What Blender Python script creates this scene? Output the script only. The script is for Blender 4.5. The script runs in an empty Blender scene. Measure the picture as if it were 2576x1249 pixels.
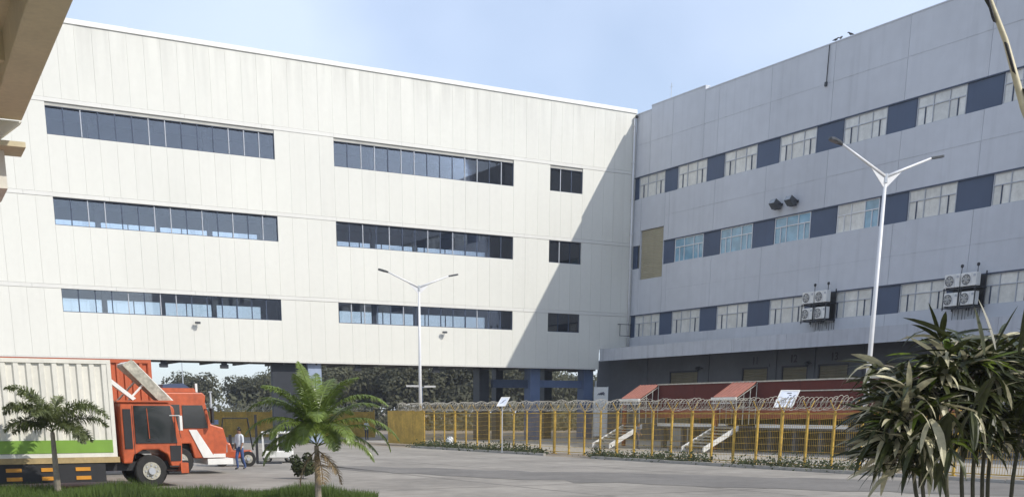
import bpy, math, random
from mathutils import Vector, Matrix
R = math.radians
random.seed(11)
SC = bpy.context.scene
COL = SC.collection

# ------------------------------------------------------------------ camera, sky, sun, exposure
PITCH = R(15.2112)
CAM_H = 2.3
cd = bpy.data.cameras.new('camera')
cam = bpy.data.objects.new('camera', cd); COL.objects.link(cam)
cam.location = (0, 0, CAM_H)
cam.rotation_euler = (R(90) - PITCH, 0, 0)
cd.sensor_width = 36; cd.lens = 36 * 2799 / 2576
cd.shift_x = 93 / 2576; cd.shift_y = 1172.5 / 2576
cd.clip_start = 0.3; cd.clip_end = 4000
SC.camera = cam

AX = Vector((0.87119, 0.49093, 0)); BX = Vector((-0.49093, 0.87119, 0))     # the two facade directions
SUN = (AX * 0.616 - BX * 1.0 + Vector((0, 0, 1.0))).normalized()
w = bpy.data.worlds.new('World'); SC.world = w; w.use_nodes = True
nt = w.node_tree; nt.nodes.clear()
out = nt.nodes.new('ShaderNodeOutputWorld'); bg = nt.nodes.new('ShaderNodeBackground')
sky = nt.nodes.new('ShaderNodeTexSky'); sky.sky_type = 'NISHITA'; sky.sun_disc = False
sky.sun_elevation = math.asin(SUN.z); sky.sun_rotation = math.atan2(SUN.x, SUN.y)
sky.air_density = 1.0; sky.dust_density = 1.0; sky.ozone_density = 2.5; sky.altitude = 100
tc = nt.nodes.new('ShaderNodeTexCoord'); mp = nt.nodes.new('ShaderNodeMapping')
mp.inputs['Scale'].default_value = (1.9, 1.9, 2.6); mp.inputs['Location'].default_value = (0.35, 0.1, 0.25)
nz = nt.nodes.new('ShaderNodeTexNoise'); nz.inputs['Scale'].default_value = 1.7; nz.inputs['Detail'].default_value = 4; nz.inputs['Roughness'].default_value = 0.45
rp = nt.nodes.new('ShaderNodeValToRGB'); rp.color_ramp.elements[0].position = 0.44; rp.color_ramp.elements[1].position = 0.70
rp.color_ramp.elements[0].color = (0.40, 0.40, 0.40, 1); rp.color_ramp.elements[1].color = (0.70, 0.70, 0.70, 1)
mx = nt.nodes.new('ShaderNodeMix'); mx.data_type = 'RGBA'
mx.inputs[7].default_value = (6.1, 6.9, 8.5, 1)
L = nt.links.new
L(tc.outputs['Generated'], mp.inputs['Vector']); L(mp.outputs['Vector'], nz.inputs['Vector']); L(nz.outputs[0], rp.inputs[0])
L(rp.outputs[0], mx.inputs[0]); L(sky.outputs[0], mx.inputs[6]); L(mx.outputs[2], bg.inputs[0]); L(bg.outputs[0], out.inputs[0])
bg.inputs[1].default_value = 0.124
sl = bpy.data.lights.new('sun', 'SUN'); sl.energy = 2.95; sl.angle = R(0.5); sl.color = (1.0, 0.955, 0.88)
so = bpy.data.objects.new('sun', sl); COL.objects.link(so); so.rotation_euler = SUN.to_track_quat('Z', 'Y').to_euler(); so.location = (0, 0, 60)
SC.view_settings.view_transform = 'Standard'; SC.view_settings.look = 'None'; SC.view_settings.gamma = 1; SC.view_settings.exposure = 0.36
SC.view_settings.use_curve_mapping = False
SC.render.engine = 'CYCLES'

# ------------------------------------------------------------------ materials
def mat(name, col, rough=0.7, var=0.12, vscale=1.5, var2=0.0, v2scale=12, streak=0.0, metal=0.0, spec=0.5, bump=0.0, bscale=30,
        rnd=0.0, stain=None, trans=0.0, coat=0.0):
    """procedural paint/plaster/leaf: two noise scales, downward streaks, per-object tint and an optional stain band (z0,z1,strength)"""
    m = bpy.data.materials.new(name); m.use_nodes = True
    n = m.node_tree; N = n.nodes.new; K = n.links.new
    b = n.nodes['Principled BSDF']
    b.inputs['Roughness'].default_value = rough; b.inputs['Metallic'].default_value = metal; b.inputs['Specular IOR Level'].default_value = spec
    if coat: b.inputs['Coat Weight'].default_value = coat; b.inputs['Coat Roughness'].default_value = 0.08
    g = N('ShaderNodeNewGeometry')
    def noise(scale, detail=4, vec=None, sc=None):
        t = N('ShaderNodeTexNoise'); t.inputs['Scale'].default_value = scale; t.inputs['Detail'].default_value = detail
        if sc:
            q = N('ShaderNodeMapping'); q.inputs['Scale'].default_value = sc; K(g.outputs['Position'], q.inputs[0]); K(q.outputs[0], t.inputs[0])
        else: K(g.outputs['Position'], t.inputs[0])
        return t.outputs[0]
    def math_(op, a, b_):
        t = N('ShaderNodeMath'); t.operation = op
        for i, v in enumerate((a, b_)):
            if isinstance(v, (int, float)): t.inputs[i].default_value = v
            else: K(v, t.inputs[i])
        return t.outputs[0]
    def mrange(v, a, b_, c, d):
        t = N('ShaderNodeMapRange'); K(v, t.inputs[0])
        for i, x in enumerate((a, b_, c, d)): t.inputs[i + 1].default_value = x
        return t.outputs[0]
    f = mrange(noise(vscale), 0.3, 0.7, 1 - var, 1 + var)
    if var2: f = math_('MULTIPLY', f, mrange(noise(v2scale, 5), 0.3, 0.7, 1 - var2, 1 + var2))
    if rnd:
        oi = N('ShaderNodeObjectInfo'); f = math_('MULTIPLY', f, mrange(oi.outputs['Random'], 0, 1, 1 - rnd, 1 + rnd))
    if streak:
        s = noise(1.0, 5, sc=(2.6, 2.6, 0.10)); f = math_('MULTIPLY', f, mrange(s, 0.52, 0.78, 1, 1 - streak))
    if stain:
        sp = N('ShaderNodeSeparateXYZ'); K(g.outputs['Position'], sp.inputs[0])
        band = mrange(sp.outputs[2], stain[0], stain[1], 0, 1)
        s = mrange(noise(1.0, 6, sc=(1.7, 1.7, 0.16)), 0.40, 0.72, 0, stain[2])
        f = math_('MULTIPLY', f, math_('SUBTRACT', 1, math_('MULTIPLY', band, s)))
    v = N('ShaderNodeVectorMath'); v.operation = 'SCALE'; v.inputs[0].default_value = col[:3]; K(f, v.inputs['Scale'])
    K(v.outputs[0], b.inputs['Base Color'])
    if bump:
        bp = N('ShaderNodeBump'); bp.inputs['Strength'].default_value = bump; bp.inputs['Distance'].default_value = 0.02
        K(noise(bscale, 6), bp.inputs['Height']); K(bp.outputs[0], b.inputs['Normal'])
    if trans:
        tr = N('ShaderNodeBsdfTranslucent'); K(v.outputs[0], tr.inputs[0]); ms = N('ShaderNodeMixShader'); ms.inputs[0].default_value = trans
        K(b.outputs[0], ms.inputs[1]); K(tr.outputs[0], ms.inputs[2]); K(ms.outputs[0], n.nodes['Material Output'].inputs[0])
    return m

def glass(name, tint, ior=1.6, rough=0.02):
    m = bpy.data.materials.new(name); m.use_nodes = True; n = m.node_tree; n.nodes.clear(); N = n.nodes.new; K = n.links.new
    o = N('ShaderNodeOutputMaterial'); t = N('ShaderNodeBsdfTransparent'); t.inputs[0].default_value = (*tint, 1)
    gl = N('ShaderNodeBsdfGlossy'); gl.inputs['Roughness'].default_value = rough; gl.inputs[0].default_value = (0.9, 0.93, 1, 1)
    fr = N('ShaderNodeFresnel'); fr.inputs[0].default_value = ior
    ge = N('ShaderNodeNewGeometry'); nn = N('ShaderNodeTexNoise'); nn.inputs['Scale'].default_value = 0.8; K(ge.outputs['Position'], nn.inputs[0])
    bp = N('ShaderNodeBump'); bp.inputs['Strength'].default_value = 0.02; bp.inputs['Distance'].default_value = 0.01; K(nn.outputs[0], bp.inputs['Height']); K(bp.outputs[0], gl.inputs['Normal'])
    mm = N('ShaderNodeMixShader'); K(fr.outputs[0], mm.inputs[0]); K(t.outputs[0], mm.inputs[1]); K(gl.outputs[0], mm.inputs[2]); K(mm.outputs[0], o.inputs[0])
    return m

M = {}
M['white_panel'] = mat('white_panel', (0.70, 0.69, 0.625), 0.55, 0.035, 0.12, 0.015, 3, streak=0.04, rnd=0.012, stain=(22.8, 26.7, 0.2), bump=0.03, bscale=3)
M['white_trim'] = mat('white_trim', (0.80, 0.79, 0.74), 0.45, 0.03, 0.6)
M['flashing'] = mat('flashing', (0.70, 0.688, 0.635), 0.5, 0.03, 0.6, streak=0.06)
M['joint'] = mat('joint', (0.46, 0.45, 0.41), 0.9, 0.1)
M['grey_wall'] = mat('grey_wall', (0.55, 0.565, 0.595), 0.8, 0.045, 0.15, 0.03, 1.3, streak=0.09, rnd=0.025, bump=0.15, bscale=14)
M['canopy_wall'] = mat('canopy_wall', (0.50, 0.515, 0.545), 0.85, 0.07, 0.3, 0.04, 2.0, streak=0.22, rnd=0.03, bump=0.2, bscale=14)
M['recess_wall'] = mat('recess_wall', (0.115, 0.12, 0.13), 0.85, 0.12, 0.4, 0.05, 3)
M['blue_panel'] = mat('blue_panel', (0.055, 0.083, 0.145), 0.5, 0.08, 0.4, streak=0.1, rnd=0.06)
M['blue_column'] = mat('blue_column', (0.12, 0.17, 0.29), 0.55, 0.12, 0.8, streak=0.15)
M['lit_column'] = mat('lit_column', (0.30, 0.36, 0.48), 0.6, 0.1, 0.8, streak=0.15)
M['dark_metal'] = mat('dark_metal', (0.022, 0.026, 0.034), 0.5, 0.15, 2)
M['frame_grey'] = mat('frame_grey', (0.45, 0.47, 0.50), 0.4, 0.1, 3)
M['frame_blue'] = mat('frame_blue', (0.045, 0.065, 0.11), 0.5, 0.1, 3)
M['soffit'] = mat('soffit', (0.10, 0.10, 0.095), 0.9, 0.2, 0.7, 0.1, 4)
M['interior'] = mat('interior', (0.15, 0.155, 0.17), 0.9, 0.1, 1)
M['interior_light'] = mat('interior_light', (0.24, 0.25, 0.28), 0.8, 0.08, 0.5)
M['glass'] = glass('glass', (0.93, 0.95, 0.965), 1.95)
M['blind_pane'] = mat('blind_pane', (0.66, 0.65, 0.60), 0.3, 0.10, 2.4, 0.05, 9, rnd=0.10, streak=0.12, coat=0.6)
M['cyan_pane'] = mat('cyan_pane', (0.20, 0.37, 0.48), 0.15, 0.2, 1.4, rnd=0.12, coat=1.0)
M['shutter_tan'] = mat('shutter_tan', (0.37, 0.33, 0.225), 0.6, 0.06, 1.2, streak=0.12)
M['shutter_dark'] = mat('shutter_dark', (0.16, 0.14, 0.085), 0.6, 0.1, 1.2, streak=0.12)
M['shaded_cream'] = mat('shaded_cream', (0.62, 0.54, 0.36), 0.85, 0.06, 0.5, 0.05, 5, streak=0.08, bump=0.3, bscale=8)  # cream plaster with shade and warm ground bounce put into the colour
M['cream_plaster'] = mat('cream_plaster', (0.72, 0.69, 0.60), 0.85, 0.05, 0.7, 0.04, 6, bump=0.2, bscale=8)
M['galv'] = mat('galv', (0.60, 0.62, 0.64), 0.35, 0.08, 2, metal=0.35)
M['lamp_white'] = mat('lamp_white', (0.72, 0.72, 0.72), 0.35, 0.05, 2)
M['lamp_dark'] = mat('lamp_dark', (0.07, 0.075, 0.08), 0.4, 0.1, 2)
M['lens'] = mat('lens', (0.25, 0.27, 0.28), 0.15, 0.05, 2, coat=1)
M['yellow'] = mat('yellow', (0.52, 0.335, 0.055), 0.6, 0.2, 1.5, 0.2, 9, streak=0.3)
M['wire'] = mat('wire', (0.48, 0.46, 0.40), 0.45, 0.2, 4, metal=0.5)
M['orange'] = mat('orange', (0.50, 0.10, 0.032), 0.45, 0.12, 1.5, 0.12, 6, streak=0.25, coat=0.25)
M['container_white'] = mat('container_white', (0.74, 0.72, 0.64), 0.5, 0.05, 1.0, 0.04, 7, streak=0.14)
M['container_orange'] = mat('container_orange', (0.50, 0.11, 0.04), 0.5, 0.08, 1.0, 0.06, 7, streak=0.2)
M['green_paint'] = mat('green_paint', (0.20, 0.36, 0.05), 0.5, 0.1, 1.2, streak=0.15)
M['wood'] = mat('wood', (0.42, 0.31, 0.15), 0.8, 0.15, 2, 0.1, 12)
M['black'] = mat('black', (0.02, 0.02, 0.022), 0.6, 0.15, 3)
M['tyre'] = mat('tyre', (0.025, 0.024, 0.023), 0.85, 0.2, 6)
M['dark_glass'] = mat('dark_glass', (0.02, 0.026, 0.03), 0.06, 0.1, 1, coat=1)
M['white_paint'] = mat('white_paint', (0.78, 0.77, 0.73), 0.45, 0.05, 1.6, 0.04, 9, streak=0.1)
M['grimy_white'] = mat('grimy_white', (0.42, 0.40, 0.33), 0.8, 0.3, 4, 0.2, 14)
M['red_sheet'] = mat('red_sheet', (0.10, 0.014, 0.007), 0.8, 0.1, 0.8, 0.05, 5, streak=0.12)
M['red_roof'] = mat('red_roof', (0.40, 0.16, 0.11), 0.6, 0.1, 1.2, 0.1, 5)
M['red_band'] = mat('red_band', (0.30, 0.075, 0.03), 0.6, 0.1, 0.8, streak=0.15)
M['amber'] = mat('amber', (0.62, 0.27, 0.03), 0.4, 0.1, 4)
M['tarp_blue'] = mat('tarp_blue', (0.05, 0.08, 0.15), 0.5, 0.1, 2)
M['red_lamp'] = mat('red_lamp', (0.4, 0.02, 0.02), 0.3, 0.1, 4)
M['ink'] = mat('ink', (0.12, 0.13, 0.16), 0.6, 0.1, 4)
M['board'] = mat('board', (0.66, 0.70, 0.78), 0.3, 0.07, 5, coat=0.4)
M['road'] = mat('road', (0.265, 0.24, 0.205), 0.9, 0.20, 0.22, 0.14, 1.6, bump=0.3, bscale=25)
M['shadow_and_joint'] = mat('shadow_and_joint', (0.165, 0.152, 0.135), 0.9, 0.16, 0.4, 0.12, 3, bump=0.3, bscale=30)  # dark tone of the painted road shadow, also of the joints
M['yard'] = mat('yard', (0.36, 0.33, 0.28), 0.9, 0.12, 0.2, 0.08, 2)
M['dirt'] = mat('dirt', (0.25, 0.205, 0.15), 1, 0.25, 0.5, 0.15, 4, bump=0.4, bscale=12)
M['kerb'] = mat('kerb', (0.38, 0.36, 0.32), 0.9, 0.15, 1.5)
M['grass'] = mat('grass', (0.085, 0.13, 0.022), 0.7, 0.3, 0.8, 0.2, 6, trans=0.3)
M['soil'] = mat('soil', (0.10, 0.09, 0.04), 1, 0.25, 1, 0.2, 8)
M['shrub'] = mat('shrub', (0.05, 0.062, 0.022), 0.95, 0.3, 1.5, 0.2, 8, trans=0.2)
M['palm_leaf'] = mat('palm_leaf', (0.15, 0.205, 0.04), 0.33, 0.3, 1.6, 0.25, 9, trans=0.3)
M['palm_leaf_dusty'] = mat('palm_leaf_dusty', (0.12, 0.145, 0.05), 0.45, 0.3, 1.6, 0.25, 9, trans=0.25)
M['strap_leaf'] = mat('strap_leaf', (0.042, 0.050, 0.013), 0.42, 0.35, 2.5, 0.3, 14, trans=0.15, spec=0.4)
M['strap_lit'] = mat('strap_lit', (0.52, 0.48, 0.31), 0.45, 0.2, 3, 0.2, 14, trans=0.2)  # leaf highlights put into the colour of single straps
M['strap_green'] = mat('strap_green', (0.16, 0.22, 0.03), 0.35, 0.2, 3, 0.2, 14, trans=0.4)
M['dry_frond'] = mat('dry_frond', (0.26, 0.19, 0.10), 0.8, 0.25, 3, 0.2, 12, trans=0.2)
M['stem_dark'] = mat('stem_dark', (0.09, 0.085, 0.05), 0.8, 0.2, 3, 0.2, 14)
M['palm_trunk'] = mat('palm_trunk', (0.24, 0.21, 0.16), 0.9, 0.2, 3, 0.15, 14)
M['stalk'] = mat('stalk', (0.56, 0.50, 0.33), 0.5, 0.12, 3, 0.12, 20)
M['tree_leaf'] = mat('tree_leaf', (0.125, 0.125, 0.075), 0.9, 0.2, 0.25, 0.15, 1.4, rnd=0.15, trans=0.45)
M['tree_leaf_haze'] = mat('tree_leaf_haze', (0.17, 0.19, 0.20), 0.9, 0.2, 0.35, 0.2, 1.4, rnd=0.1, trans=0.2)  # distance haze put into the leaf colour
M['bark'] = mat('bark', (0.11, 0.095, 0.075), 0.95, 0.2, 1)
M['skin'] = mat('skin', (0.22, 0.12, 0.07), 0.6, 0.05, 5)
M['hair'] = mat('hair', (0.012, 0.01, 0.009), 0.5, 0.1, 5)
M['shirt'] = mat('shirt', (0.62, 0.66, 0.70), 0.8, 0.08, 8)
M['denim'] = mat('denim', (0.06, 0.10, 0.24), 0.8, 0.12, 8)
M['dark_cloth'] = mat('dark_cloth', (0.05, 0.055, 0.08), 0.8, 0.12, 8)
M['roof_sheet'] = mat('roof_sheet', (0.55, 0.56, 0.58), 0.5, 0.1, 0.6)

# ------------------------------------------------------------------ mesh helpers
def tag(o, label=None, cat=None, group=None, kind=None):
    if label: o['label'] = label
    if cat: o['category'] = cat
    if group: o['group'] = group
    if kind: o['kind'] = kind
    return o

def empty(name, loc=(0, 0, 0), rz=0, label=None, cat=None, group=None):
    o = bpy.data.objects.new(name, None); COL.objects.link(o); o.location = loc; o.rotation_euler = (0, 0, rz); o.empty_display_size = 0.2
    return tag(o, label, cat, group)

class MB:
    def __init__(s): s.v = []; s.f = []; s.m = []; s.cur = 0
    def face(s, pts, flip=False):
        i = len(s.v); s.v += [tuple(p) for p in pts]; s.f.append(tuple(range(i, i + len(pts)))); s.m.append(s.cur); return s
    def box(s, x0, x1, y0, y1, z0, z1, T=None):
        c = [(x0, y0, z0), (x1, y0, z0), (x1, y1, z0), (x0, y1, z0), (x0, y0, z1), (x1, y0, z1), (x1, y1, z1), (x0, y1, z1)]
        if T is not None: c = [tuple(T @ Vector(p)) for p in c]
        return s.hexa(c)
    def hexa(s, c):
        i = len(s.v); s.v += [tuple(p) for p in c]
        for q in ((0, 3, 2, 1), (4, 5, 6, 7), (0, 1, 5, 4), (1, 2, 6, 5), (2, 3, 7, 6), (3, 0, 4, 7)):
            s.f.append(tuple(i + k for k in q)); s.m.append(s.cur)
        return s
    def prism(s, poly, ax, a, b, T=None):
        """poly of 2D points extruded along axis ax ('y': poly in xz) from a to b"""
        def P(p, t):
            q = (p[0], t, p[1]) if ax == 'y' else ((t, p[0], p[1]) if ax == 'x' else (p[0], p[1], t))
            return tuple(T @ Vector(q)) if T is not None else q
        n = len(poly); i = len(s.v)
        s.v += [P(p, a) for p in poly] + [P(p, b) for p in poly]
        s.f.append(tuple(range(i, i + n))); s.m.append(s.cur); s.f.append(tuple(range(i + 2 * n - 1, i + n - 1, -1))); s.m.append(s.cur)
        for k in range(n):
            s.f.append((i + k, i + n + k, i + n + (k + 1) % n, i + (k + 1) % n)); s.m.append(s.cur)
        return s
    def tube(s, pts, r, n=8, cap=True):
        pts = [Vector(p) for p in pts]; rs = r if isinstance(r, (list, tuple)) else [r] * len(pts)
        base = len(s.v); up = Vector((0, 0, 1))
        for k, p in enumerate(pts):
            d = (pts[min(k + 1, len(pts) - 1)] - pts[max(k - 1, 0)]).normalized()
            a = d.cross(up)
            if a.length < 1e-3: a = Vector((1, 0, 0))
            a.normalize(); b = d.cross(a)
            for j in range(n):
                t = 2 * math.pi * j / n; s.v.append(tuple(p + (a * math.cos(t) + b * math.sin(t)) * rs[k]))
        for k in range(len(pts) - 1):
            for j in range(n):
                s.f.append((base + k * n + j, base + k * n + (j + 1) % n, base + (k + 1) * n + (j + 1) % n, base + (k + 1) * n + j)); s.m.append(s.cur)
        if cap:
            s.f.append(tuple(range(base + n - 1, base - 1, -1))); s.m.append(s.cur)
            e = base + (len(pts) - 1) * n; s.f.append(tuple(range(e, e + n))); s.m.append(s.cur)
        return s
    def disc(s, c, nrm, r, n=16, th=0.02, r2=0):
        c = Vector(c); nrm = Vector(nrm).normalized()
        return s.tube([c, c + nrm * th], r, n)
    def mesh(s, name, mats, smooth=False):
        me = bpy.data.meshes.new(name); me.from_pydata(s.v, [], s.f)
        for m in (mats if isinstance(mats, (list, tuple)) else [mats]): me.materials.append(m)
        if any(s.m):
            me.polygons.foreach_set('material_index', s.m)
        if smooth: me.polygons.foreach_set('use_smooth', [True] * len(me.polygons))
        me.update(); return me
    def build(s, name, mats, parent=None, loc=None, smooth=False):
        return put(name, s.mesh(name, mats, smooth), parent, loc)

def put(name, me, parent=None, loc=None):
    o = bpy.data.objects.new(name, me); COL.objects.link(o)
    if parent: o.parent = parent
    if loc: o.location = loc
    return o

def children(o): return [c for c in bpy.data.objects if c.parent == o]
def copy_tree(o, kids=None):
    c = o.copy(); COL.objects.link(c)
    for ch in children(o):
        d = copy_tree(ch); d.parent = c
    return c

def bevel(o, wd=0.01, seg=1):
    m = o.modifiers.new('bevel', 'BEVEL'); m.width = wd; m.segments = seg; m.limit_method = 'ANGLE'; return o

KX, KY = 13.59, 103.38                                    # corner where the white and the grey facade meet
K = Vector((KX, KY, 0))
WROT = math.atan2(-AX.y, -AX.x); GROT = math.atan2(-BX.y, -BX.x)
def gp(s, o, z=0): return K - BX * s - AX * o + Vector((0, 0, z))    # s metres along the grey facade, o metres out from it

# ------------------------------------------------------------------ ground
def sheet(name, pts, z, m, kind='structure'):
    o = MB().face([(x, y, z) for x, y in pts]).build(name, m); return tag(o, kind=kind)
sheet('ground', [(-1500, -800), (1500, -800), (1500, 2500), (-1500, 2500)], 0, M['dirt'])
F = lambda s, o: tuple(gp(s, o))[:2]
sheet('yard_paving', [F(-4, 25.2), F(90, 25.2), F(90, 0.4), F(-4, 0.4)], 0.008, M['yard'])
sheet('road', [F(-10, 28.6), F(100, 28.6), (80, -20), (-60, -20), (-60, 98), F(-10, 60)], 0.004, M['road'])
def jit(pts, seed, amp=.55, n=6):
    q = random.Random(seed); r_ = []
    for (a, b_), (c, d) in zip(pts, pts[1:] + pts[:1]):
        for k in range(n): t_ = k / n; r_.append((a + (c - a) * t_ + q.uniform(-amp, amp), b_ + (d - b_) * t_ + q.uniform(-amp, amp)))
    return r_
sheet('road_shadow_band', jit([(-8, 52.5), (-4.2, 49.4), (2.5, 45.8), (9.5, 42.3), (16.2, 38.9), (24, 36.2), (40, 27), (38, 20), (22, 27.5), (13, 33.4), (6.5, 36.9), (1.2, 40.6), (-3, 44.6), (-7.3, 49.5)], 3), 0.012, M['shadow_and_joint'])  # cast shadow across the road, painted as a darker sheet
jn = MB()
for o_ in (33.5, 38.5, 43.5): jn.face([gp(0, o_, .009), gp(60, o_, .009), gp(60, o_ + .05, .009), gp(0, o_ + .05, .009)])
for k in range(12): jn.face([gp(2 + k * 5, 28.7, .0095), gp(2.05 + k * 5, 28.7, .0095), gp(2.05 + k * 5, 48, .0095), gp(2 + k * 5, 48, .0095)])
tag(jn.build('road_joints', M['shadow_and_joint']), kind='structure')
kb = MB()
for k in range(34):
    s0 = 14 + k * 1.5
    if 30.4 < s0 < 34.5: continue
    T = Matrix.Translation(gp(s0, 28.45)) @ Matrix.Rotation(GROT, 4, 'Z')
    kb.box(0, 1.47, 0, 0.16, 0, 0.13 + random.uniform(-.01, .01), T)
tag(kb.build('kerb', M['kerb']), kind='structure')

# ------------------------------------------------------------------ white bridge building
WB = empty('white_bridge_building', (KX, KY, 0), WROT, 'long white panelled building raised on blue columns with three rows of dark ribbon windows', 'building')
TIERS = [(6.0, 10.62), (10.62, 16.32), (16.32, 22.0), (22.0, 26.45)]
ROWS = [(8.88, 10.52), (14.33, 16.04), (19.8, 21.52)]
WINS = [(5.33, 8.55, 3), (12.03, 27.53, 14), (32.1, 47.65, 14)]
cols = [i * 1.066 for i in range(5)] + [5.33 + i * 1.0733 for i in range(3)] + [8.55 + i * 1.16 for i in range(3)] + [12.03 + i * 1.10714 for i in range(14)] \
     + [27.53 + i * 1.1425 for i in range(4)] + [32.1 + i * 1.1107 for i in range(14)] + [47.65 + i * 1.11 for i in range(13)]
GAP = 0.009; cache = {}
def wpanel(x0, x1, z0, z1):
    key = (round(x1 - x0, 3), round(z1 - z0, 3))
    if key not in cache:
        g = GAP / 2
        b = MB().box(g, key[0] - g, -0.06, 0, g, key[1] - g); cache[key] = b.mesh('panel', M['white_panel'])
    put('panel', cache[key], WB, (x0, random.uniform(-0.004, 0.004), z0))
def inwin(x): return any(a - .01 <= x < b - .01 for a, b, n in WINS)
for i, x0 in enumerate(cols[:-1]):
    x1 = cols[i + 1]
    for t, (z0, z1) in enumerate(TIERS):
        zt = z1 - 0.27 if t < 3 else z1
        if t == 0 and x1 < 3.3: z0 = 7.62
        if t < 3 and inwin(x0):
            wpanel(x0, x1, z0, ROWS[t][0])
        else:
            wpanel(x0, x1, z0, zt)
XE = cols[-1]
fl = MB()
for t in range(3):                                                   # continuous flashing strips above each window row
    z1 = TIERS[t][1]
    k = 0.0
    while k < XE - 0.1:
        fl.box(k + .006, min(k + 5.5, XE) - .006, -0.05, 0.022, z1 - 0.27 + 0.012, z1 - 0.012); k += 5.5
fl.box(3.2, XE, -0.05, 0.03, 5.9, 5.995)
fl.build('flashing', M['flashing'], WB)
cp = MB(); k = 0.0
while k < XE - 0.1:
    cp.box(k + .004, min(k + 3.0, XE) - .004, -0.12, 0.07 + random.uniform(0, .012), 26.455, 26.74 + random.uniform(-.012, .012)); k += 3.0
cp.build('coping', M['white_trim'], WB)
# backing walls with the window holes, front and back
RROWS = [(8.5, 10.2), (13.75, 15.4), (19.0, 20.5)]
def holed(y0, y1, wins, mt, name, ROWS):
    b = MB(); xs = sorted(wins)
    zs = [6.05] + [z for r in ROWS for z in r] + [26.4]
    for i in range(0, 8, 2): b.box(0.0 if i else 0.0, XE, y0, y1, zs[i], zs[i + 1]) if i else (b.box(3.2, XE, y0, y1, 6.05, 7.6), b.box(0, XE, y0, y1, 7.6, zs[1]))
    for r in ROWS:
        e = 0.0
        for a, c, *_ in xs:
            b.box(e, a, y0, y1, r[0], r[1]); e = c
        b.box(e, XE, y0, y1, r[0], r[1])
    return b.build(name, mt, WB)
DEP = 4.66
holed(-0.26, -0.065, WINS, M['joint'], 'wall', ROWS)
BW = [(6.6, 9.8), (12.03, 27.53), (32.1, 47.65)]
holed(-DEP, -DEP + 0.2, BW, M['interior'], 'rear_wall', RROWS)
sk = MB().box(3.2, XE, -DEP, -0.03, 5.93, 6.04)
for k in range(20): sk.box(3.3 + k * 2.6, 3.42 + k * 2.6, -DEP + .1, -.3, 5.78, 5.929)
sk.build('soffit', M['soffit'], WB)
MB().box(0.0, XE, -DEP, -0.1, 26.3, 26.398).build('roof', M['joint'], WB)
fb = MB(); cb = MB()
for a, c in ROWS:
    cb.box(0.05, XE - .05, -DEP + .2, -0.27, c + 0.12, c + 0.3)
    fb.box(0.05, XE - .05, -DEP + .2, -0.27, a - 0.75, a - 0.55)
cb.build('ceiling', M['interior_light'], WB); fb.build('floor', M['interior'], WB)
ib = MB()
for x in (9.8, 10.6, 19.6, 23.3, 29.9, 31.2, 36.3, 40.1, 44.2, 50):
    for a, c in ROWS: ib.box(x, x + 0.32, -2.6, -2.28, a - .5, c + .12)
ib.build('interior_column', M['interior'], WB)
ew = MB().box(XE, XE + .1, -DEP, 0, 6.05, 26.4).build('end_wall', M['white_panel'], WB)

def ribbon(x0, x1, n, z0, z1, y, nm='window', light=True):
    p = (x1 - x0) / n
    b = MB(); t = 0.045
    b.box(x0, x1, y - .08, y, z1 - t, z1).box(x0, x1, y - .08, y, z0, z0 + t).box(x0, x0 + t, y - .08, y, z0 + t, z1 - t).box(x1 - t, x1, y - .08, y, z0 + t, z1 - t)
    b.cur = 0
    for i in range(1, n):
        b.cur = 1 if (light and random.random() < 0.42) else 0
        xx = x0 + i * p; b.box(xx - .03, xx + .03, y - .085, y + (.008 if b.cur else 0), z0 + t, z1 - t)
    f = b.build(nm, [M['frame_blue'], M['frame_grey']], WB)
    return f, p
pc = {}
for (z0, z1) in ROWS:
    for (x0, x1, n) in WINS:
        f, p = ribbon(x0, x1, n, z0 + .002, z1 - .002, -0.10)
        key = round(p, 3)
        if key not in pc: pc[key] = MB().box(.032, p - .032, -0.012, 0, .05, z1 - z0 - .05).mesh('pane', M['glass'])
        for i in range(n):
            put('pane', pc[key], f, (x0 + i * p, -0.135 + random.uniform(-.004, .004), z0))
for (z0, z1) in RROWS:
    for (x0, x1) in BW:
        n = round((x1 - x0) / 1.9); f, p = ribbon(x0, x1, n, z0 + .002, z1 - .002, -DEP + .14, 'rear_window', False)
        MB().box(x0 + .05, x1 - .05, -DEP + .09, -DEP + .10, z0 + .05, z1 - .05).build('pane', M['glass'], f)
# columns
def wcol(x0, x1, y0, y1, z1=5.93, m='blue_column', nm='column'):
    return bevel(MB().box(x0, x1, y0, y1, 0, z1).build(nm, M[m], WB), 0.02)
wcol(3.1, 4.1, -1.9, -0.9); wcol(8.65, 9.65, -1.9, -0.9); wcol(13.1, 14.05, -3.1, -2.0, m='dark_metal')
wcol(28.95, 30.05, -1.4, -0.35, m='lit_column'); wcol(30.1, 32.85, -0.95, -0.6, m='dark_metal'); wcol(5.6, 6.4, -4.5, -3.7, m='dark_metal'); wcol(10.7, 11.4, -4.5, -3.7, m='dark_metal')  # pier's sunlit front and shaded side put into pale and dark colours
wcol(52, 53, -4.3, -0.9); wcol(43.0, 43.9, -4.5, -3.8, m='dark_metal')
MB().box(9.66, 13.09, -1.7, -1.3, 4.32, 4.98).build('beam', M['frame_blue'], WB)
MB().box(4.11, 8.64, -1.7, -1.3, 4.38, 4.98).build('beam', M['blue_column'], WB)
tag(MB().tube([(2.75, -1.0, 0), (2.75, -1.0, 5.0)], 0.09).build('pipe', M['galv'], WB))
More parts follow.
